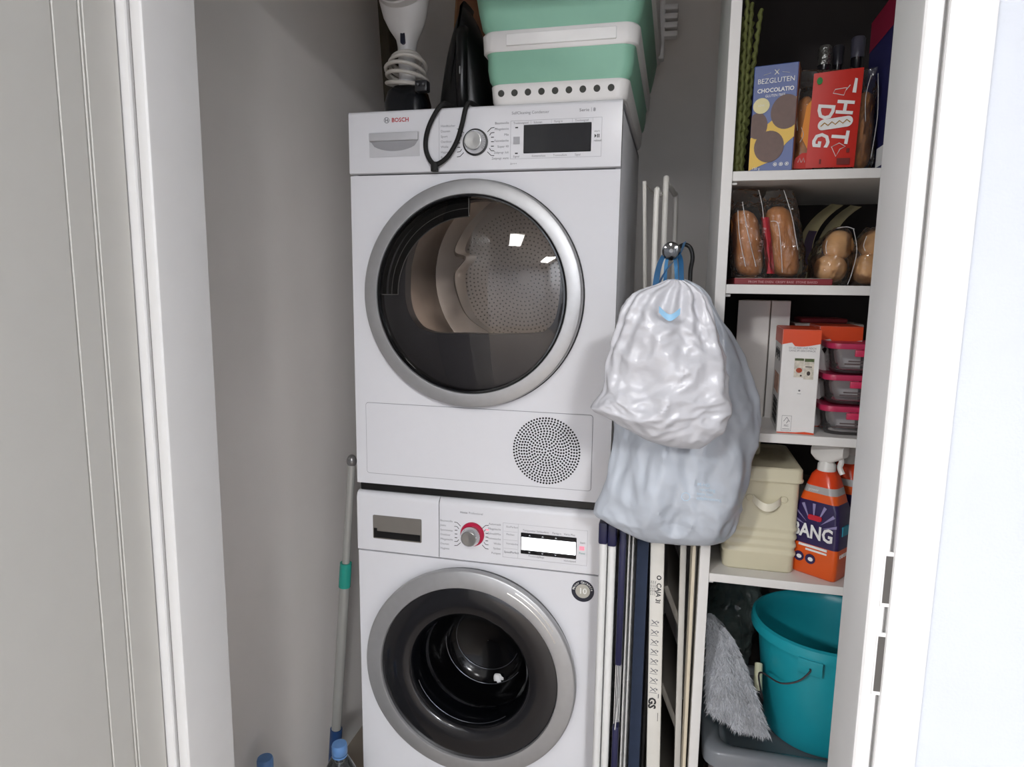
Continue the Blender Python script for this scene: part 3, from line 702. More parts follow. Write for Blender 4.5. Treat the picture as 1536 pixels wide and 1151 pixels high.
for x in (.044, .0535, .063): b.lathe([(.0032, 0), (.0032, -.0004), (.0024, -.0004), (.0024, 0)], (x, -.0003, .0115), 'y', 12); b.box(x-.0012, x+.0012, -.0008, -.0004, .0103, .0127)
b.text('130 g', .006, .006, -.0016, .004); b.text('LOVE', .0045, .0155, -.0018, .110, 'CENTER')
b.build('print_lettering', pm('print_white', '#e6e6e4', 0.5), ck, smooth=False)
b = B(M); b.box(.0716, .0724, .001, .044, .001, .177); b.build('side_print', pm('side_brown', '#8a5230', 0.6), ck, smooth=False)

# bread film packs
BREAD = pm('bread_crust', '#b5773f', 0.6, var=.18, vscale=25, bump=.1, bscale=90)
BREADL = pm('bread_pale', '#d6a670', 0.65, var=.15, vscale=22)
FILM = film('bread_film', (0.93, 0.92, 0.91), 0.05, 1.5, haze=.03, hazecol=(.75, .73, .71), bump=.6, bscale=60)
def filmbag(rows, cy, name, parent, mat=FILM, seed=0, amp=.005, n=48, sq=.75):
    """rows: (z, xl, xr, half depth)"""
    loops = []
    for z, xl, xr, hd in rows:
        l = []
        for k in range(n):
            t = 2*PI*k/n; c, s_ = math.cos(t), math.sin(t)
            c2 = math.copysign(abs(c)**sq, c); s2 = math.copysign(abs(s_)**sq, s_)
            p = Vector(((xl+xr)/2+(xr-xl)/2*c2, cy+hd*s2, z))
            q = nvec(p*38+Vector((seed, 0, 0)))*amp+nvec(Vector((p.x*120, p.y*120, p.z*40+seed)))*amp*.5
            l.append(tuple(p+q))
        loops.append(l)
    return B().loft(loops).build(name, mat, parent, ang=28)
def rows(key, m=6):
    """interpolate key rows smoothly"""
    P = [Vector((a, b_, c)) for a, b_, c, d in key]; D = [Vector((d, 0, 0)) for a, b_, c, d in key]
    s1 = spline(P, m); s2 = spline(D, m)
    return [(p.x, p.y, p.z, max(.0005, q.x)) for p, q in zip(s1, s2)]
CREASE_GLINT = film('film_crease_glint', (0.9, 0.9, 0.9), .1, 1.5, haze=.5, hazecol=(.95, .93, .92))  # milky tubes imitate bright glints along folds in the film
def crease_glints(parent, lines, r=.0006):
    for L_ in lines: B().tube(spline(L_, 5), r, 5).build('film_crease_glint', CREASE_GLINT, parent)
hd = thing('hot_dog_bun_pack', 'clear film pack of hot dog buns with a red label on the top shelf', 'bread', (.675, -.085, sh_z[0]))
for i, (x, hgt) in enumerate(((.628, .125), (.659, .13), (.692, .13), (.724, .128))):
    b = B(); b.loft([[(x+.015*q*math.cos(2*PI*k/16), -.085+.026*q*math.sin(2*PI*k/16), sh_z[0]+.008+hgt*t) for k in range(16)] for t, q in ((0, .35), (.05, .8), (.15, 1), (.5, 1.05), (.85, 1), (.95, .8), (1, .35))]); b.build('bun', BREAD, hd, ang=60)
filmbag(rows([(sh_z[0]+.001, .612, .738, .026), (sh_z[0]+.02, .605, .745, .034), (sh_z[0]+.08, .604, .744, .036), (sh_z[0]+.135, .606, .742, .030), (sh_z[0]+.16, .604, .740, .008), (sh_z[0]+.178, .604, .742, .0015)]), -.085, 'film_wrap', hd, seed=3)
LZ0 = sh_z[0]
crease_glints(hd, [[(.722, -.122, LZ0+.155), (.716, -.124, LZ0+.12), (.719, -.1245, LZ0+.08)], [(.612, -.118, LZ0+.14), (.609, -.121, LZ0+.10), (.612, -.122, LZ0+.07)], [(.735, -.112, LZ0+.16), (.738, -.119, LZ0+.09), (.733, -.121, LZ0+.02)], [(.618, -.122, LZ0+.075), (.622, -.123, LZ0+.062), (.617, -.123, LZ0+.05)]])
lb = B(); lf = []
lb.grid(lambda u, v: (.629+.003*v+.078*u-.003*(1-v)*0, -.1235-.002*math.sin(u*PI), LZ0+.006+.156*v+.006*u*v), 8, 6)
lbl = lb.build('red_label', pm('label_red', '#c2281c', 0.4), hd)
b = B(); b.prism([(.607, LZ0+.006), (.640, LZ0+.005), (.640, LZ0+.032), (.622, LZ0+.032), (.612, LZ0+.024)], -.1225, -.1215); b.build('label_flap', pm('label_red', '#c2281c', 0.4), lbl, smooth=False)
b = B(); b.prism([(.618, LZ0+.06), (.632, LZ0+.035), (.636, LZ0+.035), (.636, LZ0+.125), (.624, LZ0+.11)], -.1228, -.1222); b.build('orange_print', pm('label_orange', '#dd8a2a', 0.5), lbl, smooth=False)
RM = Matrix.Rotation(math.radians(96), 4, 'Y')
b = B(); yl = -.1265
b.text('H', .037, .6735, yl, LZ0+.1185, bold=.028, M=RM, sx=.95); b.text('T', .037, .6690, yl, LZ0+.0680, bold=.028, M=RM, sx=.95); b.text('D', .037, .6435, yl, LZ0+.1125, bold=.028, M=RM, sx=.95); b.text('G', .037, .6395, yl, LZ0+.0655, bold=.028, M=RM, sx=.95)
b.prism([(x+.671, z*1.0+LZ0+.079-.12*(-x)) for x, z in rr(-.0275, .0275, -.0088, .0088, .0085, 6)], yl-.0004, yl+.0004)
b.prism([(.694, LZ0+.128), (.700, LZ0+.127), (.701, LZ0+.150), (.697, LZ0+.151)], yl, yl+.0006)
b.tube([(.664, yl, LZ0+.128), (.681, yl, LZ0+.124), (.685, yl, LZ0+.136), (.667, yl, LZ0+.134)], .0007, 4, closed=True); b.tube([(.684, yl, LZ0+.132), (.690, yl, LZ0+.140)], .0007, 4)
b.tube([(.668, yl, LZ0+.040), (.676, yl, LZ0+.024), (.682, yl, LZ0+.036), (.690, yl, LZ0+.040), (.680, yl, LZ0+.046)], .0008, 4, closed=True)
for x in (.616, .622): b.tube([(x, -.1232, LZ0+.016), (x+.003, -.1232, LZ0+.024), (x+.005, -.1232, LZ0+.016)], .0005, 4)
b.build('label_lettering', pm('print_white', '#e6e6e4', 0.5), lbl, smooth=False)
b = B(); b.prism(ellipse(.6415, LZ0+.149, .0045, .006), yl, yl+.0006); b.build('green_print', pm('print_green', '#1f7a34', 0.5), lbl, smooth=False)
b = B(); b.tube([(.648+.0058*k, yl-.0012, LZ0+.0765+(.0025 if k % 2 else -.0025)+.0007*k) for k in range(9)], .0009, 4); b.build('mustard_line', pm('mustard', '#b98a30', 0.5), lbl)
b = B(); b.box(.678, .699, yl, yl+.0005, LZ0+.010, LZ0+.021); b.box(.692, .697, yl, yl+.0005, LZ0+.030, LZ0+.037); b.box(.650, .653, yl, yl+.0005, LZ0+.012, LZ0+.02); b.build('dark_print', pm('print_maroon', '#6e1812', 0.6), lbl, smooth=False)
# bottles behind
DB = pm('dark_bottle', '#15151a', 0.2, coat=.4)
def bottle(name, label, x, y, z, h, r, nr, capm, mat, group=None):
    t = thing(name, label, 'bottle', (x, y, z), group)
    B().lathe([(.001, 0), (r*.9, .0), (r, .004), (r, h*.55), (r*.92, h*.62), (nr, h*.74), (nr, h*.86)], (x, y, z), 'z', 20).build('body', mat, t)
    B().lathe([(nr*1.1, h*.86), (nr*1.15, h*.985), (nr*.9, h), (.0005, h)], (x, y, z), 'z', 18).build('cap', capm, t)
    return t
bottle('spice_grinder', 'glass grinder with a glinting crumpled foil neck, rear of the top shelf', .672, .02, sh_z[0], .250, .026, .011, pm('foil', '#8f8f8c', .25, .9, bump=.9, bscale=150), DB)
bottle('slim_bottle', 'slim dark bottle with violet-grey neck, tallest at the back of the top shelf', .735, .05, sh_z[0], .272, .024, .011, pm('neck_grey', '#4b4a56', .3), DB)
bottle('slim_bottle', 'shorter dark bottle behind the hot dog buns, left of the tallest one', .703, .06, sh_z[0], .262, .022, .009, pm('neck_dark', '#2e2e34', .3), DB)
nb = thing('tall_carton', 'navy and crimson upright carton half hidden by the right door frame', 'box', (.765, -.06, sh_z[0]))
B().rbox(.749, .79, -.135, .02, sh_z[0], sh_z[0]+.25, .001, 1).build('carton_body', pm('carton_navy', '#2b2c63', 0.45), nb)
B().box(.7485, .7905, -.1356, .02, sh_z[0]+.232, sh_z[0]+.285).build('crimson_top', pm('carton_crimson', '#9b1f3f', 0.45), nb)
b = B(); 
for k in range(9): b.box(.7480, .7488, -.130+k*.0045, -.1275+k*.0045, sh_z[0]+.008, sh_z[0]+.04)
for k in range(9): b.box(.750, .755, -.1358, -.1352, sh_z[0]+.006+k*.004, sh_z[0]+.0082+k*.004)
b.build('barcode', pm('print_white', '#e6e6e4', 0.5), nb, smooth=False)

# ---- second compartment
Z2 = sh_z[1]
rb = thing('flat_carton', 'flat dark red carton lying under the bread rolls', 'box', (.60, -.05, Z2))
B().rbox(.521, .685, -.138, .06, Z2, Z2+.011, .001, 1).build('carton_body', pm('carton_red', '#7d1f26', 0.5), rb)
B().box(.523, .683, -.136, .058, Z2+.011, Z2+.0118).build('top_print', pm('carton_pale', '#a89a92', 0.6, var=.3, vscale=90), rb)
b = B(); b.text('FROM THE OVEN  CRISPY BASE  STONE BAKED', .0055, .545, -.1386, Z2+.003); b.build('print_lettering', pm('print_rose', '#c9989a', 0.5), rb, smooth=False)
Z2b = Z2+.012
rp = thing('bread_roll_pack', 'clear film pack of long bread rolls with a red strip, left on the second shelf', 'bread', (.57, -.09, Z2b))
for x0, x1, hh in ((.552, .533, .118), (.615, .592, .124)):
    b = B(); b.loft([[(x0+(x1-x0)*t+.026*q*math.cos(2*PI*k/18), -.090+.03*q*math.sin(2*PI*k/18), Z2b+.004+hh*t) for k in range(18)] for t, q in ((0, .4), (.04, .75), (.15, .96), (.5, 1.03), (.85, .93), (.95, .7), (1, .35))]); b.build('roll', BREAD, rp, ang=60)
b = B(); b.grid(lambda u, v: (.562+.014*u+(1-v)*.016, -.117+.006*abs(u-.5), Z2b+.008+.10*v), 4, 6); lb2 = b.build('red_strip', pm('strip_red', '#a3202c', 0.45), rp)
b = B(); b.text('BAGUETTE', .009, .566, -.1178, Z2b+.09, M=Matrix.Rotation(math.radians(97), 4, 'Y')); b.build('strip_lettering', pm('print_rose', '#c9989a', 0.5), lb2, smooth=False)
for k, (xa, xb, xc, xd) in enumerate(((.520, .590, .510, .566), (.578, .648, .566, .622))):
    filmbag(rows([(Z2b+.001, xa, xb-.004, .026), (Z2b+.02, xa-.004, xb, .034), (Z2b+.07, xa-.006, xb-.01, .036), (Z2b+.12, xc, xd+.004, .030), (Z2b+.142, xc, xd, .010), (Z2b+.158, xc+.004, xd-.006, .0015)]), -.09, 'film_wrap', rp, seed=11+k*7)
crease_glints(rp, [[(.528, -.122, Z2b+.135), (.540, -.126, Z2b+.08), (.558, -.125, Z2b+.02)], [(.521, -.122, Z2b+.12), (.527, -.126, Z2b+.07), (.540, -.125, Z2b+.02)], [(.578, -.123, Z2b+.10), (.590, -.127, Z2b+.095), (.598, -.128, Z2b+.05), (.603, -.126, Z2b+.01)], [(.598, -.112, Z2b+.155), (.612, -.125, Z2b+.11), (.620, -.128, Z2b+.075), (.626, -.127, Z2b+.05)], [(.556, -.108, Z2b+.156), (.562, -.118, Z2b+.13), (.566, -.121, Z2b+.105)]], .0007)
for i, (x0, y0, lab) in enumerate(((.655, .0, 'cream and purple pouch curling over behind the long rolls'), (.695, .03, 'cream and purple pouch curling over behind the round buns'))):
    t = thing('snack_pouch', lab, 'pouch', (x0+.02, y0, Z2))
    def pf(u, v, x0=x0, y0=y0, th=0):
        bend = .040*v**4; return (x0-.004+.034*u*(1-.2*v)+bend-.010*math.sin(v*PI)+.010*v, y0+.03*u+th+.004*math.sin(u*PI), Z2+.002+.165*v-.012*v**3)
    b = B(); b.grid(lambda u, v: pf(u, v), 6, 14); b.grid(lambda u, v: pf(u, v, th=.012*math.sin(PI*min(v*1.2, 1))+.0008), 6, 14); b.build('pouch_film', pm('pouch_cream', '#a99f78', 0.35, var=.1), t)
    b = B(); b.grid(lambda u, v: tuple(Vector(pf(.35+.6*u, .15+.5*v))+Vector((0, -.0012, 0))), 4, 8); b.build('pouch_print', pm('pouch_purple', '#3b2b45', 0.4), t)
bp = thing('round_bun_pack', 'clear film bag of round buns at the right of the second shelf', 'bread', (.72, -.09, Z2))
for c, r in (((.688, -.095, Z2+.030), (.028, .030, .026)), ((.699, -.088, Z2+.071), (.026, .030, .027)), ((.750, -.095, Z2+.030), (.029, .030, .027)), ((.757, -.085, Z2+.074), (.025, .03, .024)), ((.690, -.03, Z2+.032), (.03, .03, .028)), ((.750, -.03, Z2+.032), (.03, .03, .028))):
    B().ball(c, *r, 18, 12, nz=.06).build('bun', BREADL, bp)
for k, (xa, xb) in enumerate(((.656, .722), (.716, .786))):
    filmbag(rows([(Z2+.001, xa+.01, xb, .03), (Z2+.015, xa+.002, xb, .05), (Z2+.05, xa, xb+.002, .054), (Z2+.08, xa+.014, xb, .046), (Z2+.097, xa+.028, xb-.004, .034), (Z2+.102, xa+.034, xb-.01, .02)]), -.075, 'film_wrap', bp, seed=31+k*5)

crease_glints(bp, [[(.716, -.118, Z2+.098), (.722, -.128, Z2+.06), (.716, -.130, Z2+.02), (.712, -.126, Z2+.002)], [(.674, -.122, Z2+.078), (.672, -.126, Z2+.066), (.674, -.127, Z2+.055)], [(.690, -.115, Z2+.10), (.705, -.117, Z2+.102), (.718, -.116, Z2+.098)], [(.736, -.126, Z2+.085), (.732, -.128, Z2+.07), (.735, -.129, Z2+.06)]], .0007)
# ---- third compartment
Z3 = sh_z[2]
wb = thing('white_box', 'plain tall white box at the back left of the third shelf', 'box', (.59, .07, Z3))
B(Matrix.Translation((.545, .03, Z3)) @ Matrix.Rotation(math.radians(-16), 4, 'Z')).rbox(0, .062, 0, .09, 0, .238, .001, 1).build('carton_body', pm('plain_white', '#dcd8d4', 0.5), wb)
B(Matrix.Translation((.608, .016, Z3)) @ Matrix.Rotation(math.radians(-8), 4, 'Z')).box(0, .035, 0, .09, 0, .2375).build('carton_side', pm('plain_white', '#dcd8d4', 0.5), wb)
ORANGE = pm('carton_orange', '#d8491c', 0.4)
CW = pm('carton_white', '#e4e2e0', 0.45)
PG = pm('print_grey', '#77777a', 0.6)
def carton(name, label, M, w_, d_, h_, sides=True):
    t = thing(name, label, 'box', M.translation)
    B(M).rbox(0, w_, 0, d_, 0, h_, .001, 1).build('carton_body', CW, t)
    n = 12
    b = B(M); b.prism([(.0003, h_-.0003)]+[(w_*k/n+(.0003 if k == 0 else 0), h_-.026-.004*math.sin(k/n*PI*1.2-.2)*(-1 if k < 4 else 1)) for k in range(n+1)]+[(w_-.0003, h_-.0003)], -.0008, -.0002)
    b.box(-.0008, -.0002, 0, d_, h_-.028, h_-.0005); b.box(0, w_, 0, d_, h_, h_+.0006)
    b.prism([(.0003, .0004), (w_-.0003, .0004), (w_-.0003, .003), (w_*.75, .0045), (w_*.5, .0025), (.0003, .0018)], -.0008, -.0002); b.build('orange_print', ORANGE, t, smooth=False)
    return t
M = Matrix.Translation((.611, -.132, Z3)) @ Matrix.Rotation(math.radians(-3), 4, 'Z')
c1 = carton('food_carton', 'white carton with an orange top edge, front of the third shelf', M, .064, .13, .190)
b = B(M)
b.text('SO LECKER UND REICH\nGANZ IM GESCHMACK', .0048, .034, -.0006, .1555, 'CENTER', sx=.9)
b.lathe([(.0018, 0), (.0018, -.0006), (.0003, -.0006)], (.034, -.0002, .080), 'y', 8); b.box(.031, .037, -.0006, 0, .0740, .0746); b.box(.032, .036, -.0006, 0, .0795, .0802)
for x0, x1, z0, z1 in ((.008, .0245, .0325, .0329), (.008, .0245, .0045, .0049), (.008, .0084, .0045, .0329), (.0241, .0245, .0045, .0329)): b.box(x0, x1, -.0006, -.0002, z0, z1)
b.tube([(.0115, -.0005, .022), (.0165, -.0005, .030), (.0215, -.0005, .022), (.0185, -.0005, .0235), (.0165, -.0005, .0185)], .0005, 4); b.text('FSC', .005, .0163, -.0006, .0125, 'CENTER', bold=.01); b.box(.010, .0225, -.0006, -.0002, .0075, .0083)
b.build('print_lettering', PG, c1, smooth=False)
b = B(M); b.box(.0225, .0385, -.0005, -.0001, .104, .139); b.box(.0390, .0555, -.0005, -.0001, .101, .139); b.build('photo_print', pm('photo_cream', '#c9c2b4', 0.6, var=.25, vscale=180), c1, smooth=False)
b = B(M); b.box(.0395, .0550, -.0008, -.0004, .133, .1385); b.box(.0230, .0380, -.0008, -.0004, .1345, .1385); b.build('photo_green', pm('photo_green', '#4b5a35', 0.6, var=.4, vscale=200), c1, smooth=False)
b = B(M); b.prism(ellipse(.031, .117, .0052, .0045), -.0009, -.0004); b.build('photo_fruit', pm('photo_red', '#a5401e', 0.5), c1, smooth=False)
b = B(M); b.prism(ellipse(.047, .112, .003, .004), -.0009, -.0004); b.box(.041, .052, -.0009, -.0004, .123, .1245); b.box(.033, .036, -.0009, -.0004, .106, .109); b.build('photo_dark', pm('photo_dark', '#3a302c', 0.6), c1, smooth=False)
b = B(M)
for k in range(14): b.box(-.0008, -.0002, .02, .095, .012+k*.0033, .012+k*.0033+(.0022 if k % 3 else .0012))
for k in range(7): b.box(-.0008, -.0002, .03+k*.012, .036+k*.012, .13+.005*(k % 3), .148+.004*(k % 2))
b.build('barcode', pm('black_ink', '#202022', 0.6), c1, smooth=False)
b = B(M); b.box(-.0007, -.0002, .02, .10, .07, .105); b.build('side_print', pm('side_peach', '#b98f7a', 0.6, var=.3, vscale=90), c1, smooth=False)
M = Matrix.Translation((.687, -.055, Z3))
c2 = carton('food_carton', 'second orange-topped carton behind the stacked glass containers', M, .075, .10, .193)
b = B(M); b.prism([(.006, .15), (.018, .16), (.024, .148), (.012, .14)], -.0006, -.0001); b.prism([(.014, .128), (.028, .124), (.024, .118)], -.0006, -.0001); b.prism([(.004, .05), (.016, .062), (.020, .046), (.009, .035)], -.0006, -.0001); b.build('leaf_print', pm('photo_dark', '#3a302c', 0.6), c2, smooth=False)
b = B(M); b.prism(ellipse(.012, .098, .01, .006), -.0006, -.0001); b.prism(ellipse(.005, .045, .0045, .006), -.0006, -.0001); b.build('berry_print', pm('print_pink', '#b0596a', 0.5), c2, smooth=False)
t = thing('paper_bundle', 'loose red and white packets lying at the back of the third shelf', 'packet', (.72, .10, Z3))
B().rbox(.66, .79, .055, .16, Z3, Z3+.193, .002, 1).build('packet_stack', pm('packet_white', '#b9b2ac', 0.6, var=.2, vscale=40), t)
B().rbox(.672, .76, .06, .15, Z3+.1935, Z3+.203, .002, 1).build('red_packet', pm('packet_red', '#8d2430', 0.5), t)
PINK = pm('lid_pink', '#b32a52', 0.4)
GL = film('container_glass', (0.975, 0.972, 0.975), 0.03, 1.5, haze=.045, hazecol=(.9, .86, .87))
def glassbox(label, x, y, z):
    t = thing('glass_container', label, 'container', (x, y, z), 'stacked glass containers with pink lids')
    lp = [rrz(x-q, x+q, y-q*.85, y+q*.85, z+h, .018) for h, q in ((0, .040), (.002, .045), (.008, .0485), (.040, .0515), (.045, .054), (.048, .054), (.045, .050), (.038, .0485), (.009, .045), (.005, .040))]
    B().loft(lp, True, True).build('glass_dish', GL, t, ang=50)
    b = B(); b.loft([rrz(x-q, x+q, y-q*.85, y+q*.85, z+h, .02) for h, q in ((.0455, .0545), (.0445, .057), (.049, .058), (.054, .057), (.055, .053), (.0535, .048))], True, True); lid = b.build('lid', PINK, t, ang=50)
    b = B(); b.rbox(x-.016, x+.020, y-.0545, y-.0485, z+.032, z+.044, .0015); b.build('clip', pm('clip_pink', '#c52c55', 0.35), lid)
    b = B(); b.box(x-.030, x+.028, y-.0437, y-.0432, z+.016, z+.019); b.box(x-.024, x+.016, y-.0437, y-.0432, z+.0215, z+.024); b.build('label_print', pm('glass_print', '#5a4c4c', 0.6), t, smooth=False)
glassbox('lowest glass container with pink lid in the stack of three', .742, -.085, Z3)
glassbox('middle glass container with pink lid in the stack of three', .744, -.083, Z3+.0565)
glassbox('topmost glass container with pink lid in the stack of three', .748, -.083, Z3+.113)

# ---- fourth compartment
Z4 = sh_z[3]
CREAM = pm('enamel_cream', '#d6cfb4', 0.3, var=.03, vscale=12)
tn = thing('storage_tin', 'cream enamelled metal storage tin with lid and side handle on the fourth shelf', 'tin', (.60, -.02, Z4))
tx0, tx1, ty0, ty1 = .532, .664, -.112, .09
lp = []
zs = [(0, -.003), (.004, 0)]
for k in range(4):
    zc = .038+k*.0165
    zs += [(zc-.006, 0), (zc-.002, .0022), (zc+.002, .0022), (zc+.006, 0)]
zs += [(.182, 0)]
lp = [rrz(tx0-g, tx1+g, ty0-g, ty1+g, Z4+h, .014) for h, g in zs]
tb = B().loft(lp, True, True).build('body', CREAM, tn, ang=50)
ld = B().loft([rrz(tx0-g, tx1+g, ty0-g, ty1+g, Z4+h, .015) for h, g in ((.180, .002), (.180, .0055), (.184, .0065), (.187, .0045), (.203, .004), (.207, .001), (.207, -.006), (.203, -.012), (.203, -.02))], True, True).build('lid', CREAM, tn, ang=50)
b = B(); b.rbox(.587, .603, -.005, .02, Z4+.203, Z4+.245, .006); b.build('lid_knob', CREAM, ld)
b = B(); n = 16
hp = [(.580+.052*k/n, ty0-.001-.017*math.sin(PI*k/n)**.6, Z4+.146-.013*math.sin(PI*k/n)) for k in range(n+1)]
b.loft([[(x, y, z+dz) for x, y, z in hp] for dz in (.0075, -.0075)], False, False, closed=False); b.loft([[(x, y+.0015, z+dz) for x, y, z in hp] for dz in (.0075, -.0075)], False, False, closed=False)
hn = b.build('handle', pm('handle_cream', '#ebe6d3', 0.2), tn)
b = B()
for x in (.5745, .637): b.lathe([(.007, 0), (.006, -.002), (.0005, -.0025)], (x, ty0, Z4+.146), 'y', 14)
b.build('handle_rivet', CREAM, hn)

def spray(label, x, y, rot, full=True):
    t = thing('spray_bottle', label, 'bottle', (x, y, Z4), 'orange and purple spray cleaner bottles')
    M = Matrix.Translation((x, y, Z4)) @ Matrix.Rotation(rot, 4, 'Z')
    def L_(z, wx, wy, r): return rrz(-wx, wx, -wy, wy, z, r, 5)
    B(M).loft([L_(0, .040, .024, .008), L_(.004, .043, .027, .008), L_(.055, .044, .028, .008), L_(.062, .0438, .0278, .008)]).build('lower_label', pm('bang_orange', '#dd5a1e', 0.3), t, ang=50)
    B(M).loft([L_(.060, .0438, .0278, .008), L_(.100, .043, .028, .008), L_(.135, .040, .028, .008), L_(.147, .036, .027, .009)]).build('purple_label', pm('bang_purple', '#2e2350', 0.3), t, ang=50)
    B(M).loft([L_(.146, .036, .027, .010), L_(.156, .034, .0265, .012), L_(.163, .032, .026, .014)], False, False).build('shoulder', pm('bang_orange', '#dd5a1e', 0.3), t, ang=50)
    B(M).loft([L_(.163, .0322, .0262, .014), L_(.176, .029, .0245, .015)], False, False).build('grey_band', pm('bang_grey', '#a8a6a4', 0.35), t, ang=50)
    B(M).loft([L_(.176, .029, .0245, .015), L_(.196, .023, .021, .016), L_(.204, .017, .017, .0165)], False, True).build('collar', pm('bang_red', '#d9431c', 0.25), t, ang=50)
    WT = pm('trigger_white', '#dcdad6', 0.35)
    hdm = B(M); hdm.lathe([(.0165, .203), (.016, .216), (.0125, .220), (.012, .232)], (0, 0, 0), 'z', 20, False, True)
    hdm.loft([[(xx, yy, zz) for yy, zz in rr(-.0135, .0135, za, zb, .0075, 4)] for xx, za, zb in ((-.026, .230, .250), (-.018, .222, .2575), (-.004, .218, .2608), (.010, .220, .2608), (.024, .228, .2590), (.033, .234, .2560))])
    hd_ = hdm.build('spray_head', WT, t, ang=50)
    B(M).tube(spline([(.020, 0, .240), (.026, 0, .226), (.024, 0, .214), (.030, 0, .202)], 5), .005, 8).build('trigger', WT, hd_)
    if full:
        b = B(M)
        for k in range(13):
            a_ = math.radians(15+k*150/12); c0 = (-.004, .095); ra, rb_ = .018, .05
            p = [(c0[0]+ra*math.cos(a_-.05), c0[1]+ra*math.sin(a_-.05)*.9), (min(.04, max(-.04, c0[0]+rb_*math.cos(a_-.06))), min(.143, c0[1]+rb_*math.sin(a_-.06))), (min(.04, max(-.04, c0[0]+rb_*math.cos(a_+.06))), min(.143, c0[1]+rb_*math.sin(a_+.06)))]
            if k % 2 == 0: b.prism(p, -.0300, -.0284)
        b.build('ray_print', pm('ray_lilac', '#8f87b0', 0.5), t, smooth=False)
        b = B(M); b.text('BANG', .036, -.004, -.0305, .076, 'CENTER', bold=.03, sx=.80); b.box(-.028, .026, -.0300, -.0284, .0565, .061); b.box(-.014, .026, -.0300, -.0284, .050, .0535)
        b.text('power', .008, -.018, -.0275, .167, 'LEFT', sx=.9)
        b.build('label_lettering', pm('print_white', '#e6e6e4', 0.5), t, smooth=False)
        b = B(M); b.prism(rr(-.014, .012, .111, .121, .004), -.0308, -.0284); b.build('red_print', pm('print_scarlet', '#c01c30', 0.5), t, smooth=False)
        b = B(M)
        for x_ in (-.026, -.004): b.lathe([(.0095, -.0284), (.0095, -.030), (.0005, -.030)], (x_, 0, .034), 'y', 20)
        b.build('pictogram', pm('bang_purple', '#2e2350', 0.3), t, smooth=False)
        b = B(M)
        for x_ in (-.026, -.004): b.prism(ellipse(x_+.001, .034, .005, .004, 10), -.0306, -.0300)
        for k in range(4): b.box(.0442, .0450, -.016+k*.008, -.012+k*.008, .046, .053)
        b.prism(ellipse(.0, .012, .0, .0, 4), -.0285, -.0284); b.build('pictogram_marks', pm('print_white', '#e6e6e4', 0.5), t, smooth=False)
        b = B(M); b.box(.0425, .0446, -.012, .014, .088, .106); b.build('cyan_print', pm('print_cyan', '#2a93ad', 0.45), t, smooth=False)
    return t
spray('orange and purple spray cleaner bottle with white trigger beside the cream tin', .711, -.090, math.radians(36-72))
spray('second orange spray cleaner bottle half hidden behind the front one', .765, -.015, math.radians(-30), False)
t = thing('paper_roll', 'dim grey paper roll lying behind the tin on the fourth shelf', 'roll', (.69, .13, Z4))
B().lathe([(.012, 0), (.055, 0), (.055, .12), (.012, .12), (.012, 0)], (.69, .15, Z4), 'z', 32).build('roll_body', pm('roll_grey', '#6f6862', 0.8), t)
B().lathe([(.0118, .001), (.0118, .119), (.0108, .119), (.0108, .001), (.0118, .001)], (.69, .15, Z4), 'z', 20).build('core', pm('core_brown', '#6b5340', 0.8), t)

# ---- bottom compartment
LZ = .4095
TUB = film('tub_clear', (0.80, 0.80, 0.80), 0.12, 1.45, haze=.35, hazecol=(.55, .55, .56))
bx = thing('storage_tub', 'translucent plastic storage tub with grey lid and red contents, bottom of the shelf', 'storage box', (.68, .03, .08))
b = B(); b.loft([rrz(.530-g, .895+g, -.125-g, .205+g, z, .03) for z, g in ((.081, -.02), (.09, -.014), (.385, 0), (.386, .006), (.39, .006))], True, False); b.build('tub_body', TUB, bx, ang=50)
b = B(); b.loft([rrz(.545, .88, -.11, .19, z, .03) for z in (.095, .36)], True, True); b.build('red_contents', pm('red_cloth', '#a8322c', 0.8, var=.2, vscale=12), bx)
LIDM = film('lid_translucent', (0.55, 0.57, 0.60), 0.15, 1.45, haze=.62, hazecol=(.32, .34, .37))
b = B(); b.loft([rrz(.530-g, .895+g, -.125-g, .205+g, z, .035) for z, g in ((.384, .008), (.384, .0135), (.412, .0135), (.418, .010), (.420, -.004), (.418, -.016), (.408, -.022))], True, True); ldd = b.build('lid', LIDM, bx, ang=50)
b = B(); b.rbox(.64, .72, -.1395, -.1330, .345, .399, .002); b.build('lid_clip', LIDM, ldd)
# bucket
TEAL = pm('bucket_teal', '#1c9aa8', 0.35, var=.03, vscale=12)
bu = thing('bucket', 'turquoise plastic bucket with wire handle standing on the storage tub', 'bucket', (.757, .015, LZ))
bc = (.757, .015, LZ)
b = B(); b.lathe([(.0005, .0), (.104, .0), (.108, .004), (.132, .215), (.137, .218), (.146, .220), (.147, .228), (.145, .240), (.139, .243), (.136, .240), (.133, .225), (.107, .008), (.0005, .006)], bc, 'z', 72); b.build('shell', TEAL, bu, ang=40)
b = B(); 
for a_ in (math.radians(249),):
    loops = []
    for k in range(9):
        q = a_-.15+.30*k/8
        loops.append([(bc[0]+r*math.cos(q), bc[1]+r*math.sin(q), LZ+z) for r, z in ((.128, .192), (.146, .190), (.149, .194), (.1495, .222), (.128, .222))])
    b.loft(loops)
b.build('handle_lug', TEAL, bu, ang=40)
lug = Vector((bc[0]+.1505*math.cos(math.radians(249)), bc[1]+.1505*math.sin(math.radians(249)), LZ+.202))
wp = spline([lug+Vector((0, .006, .004)), lug+Vector((0, -.003, 0)), lug+Vector((-.02, -.004, -.022)), lug+Vector((-.05, .005, -.036)), lug+Vector((-.085, .035, -.038)), (.630, -.083, .510), (.6215, -.068, .525)], 6)
B().tube(wp, .0018, 6).build('wire_handle', pm('wire_dark', '#4a4144', 0.4, .6), bu)
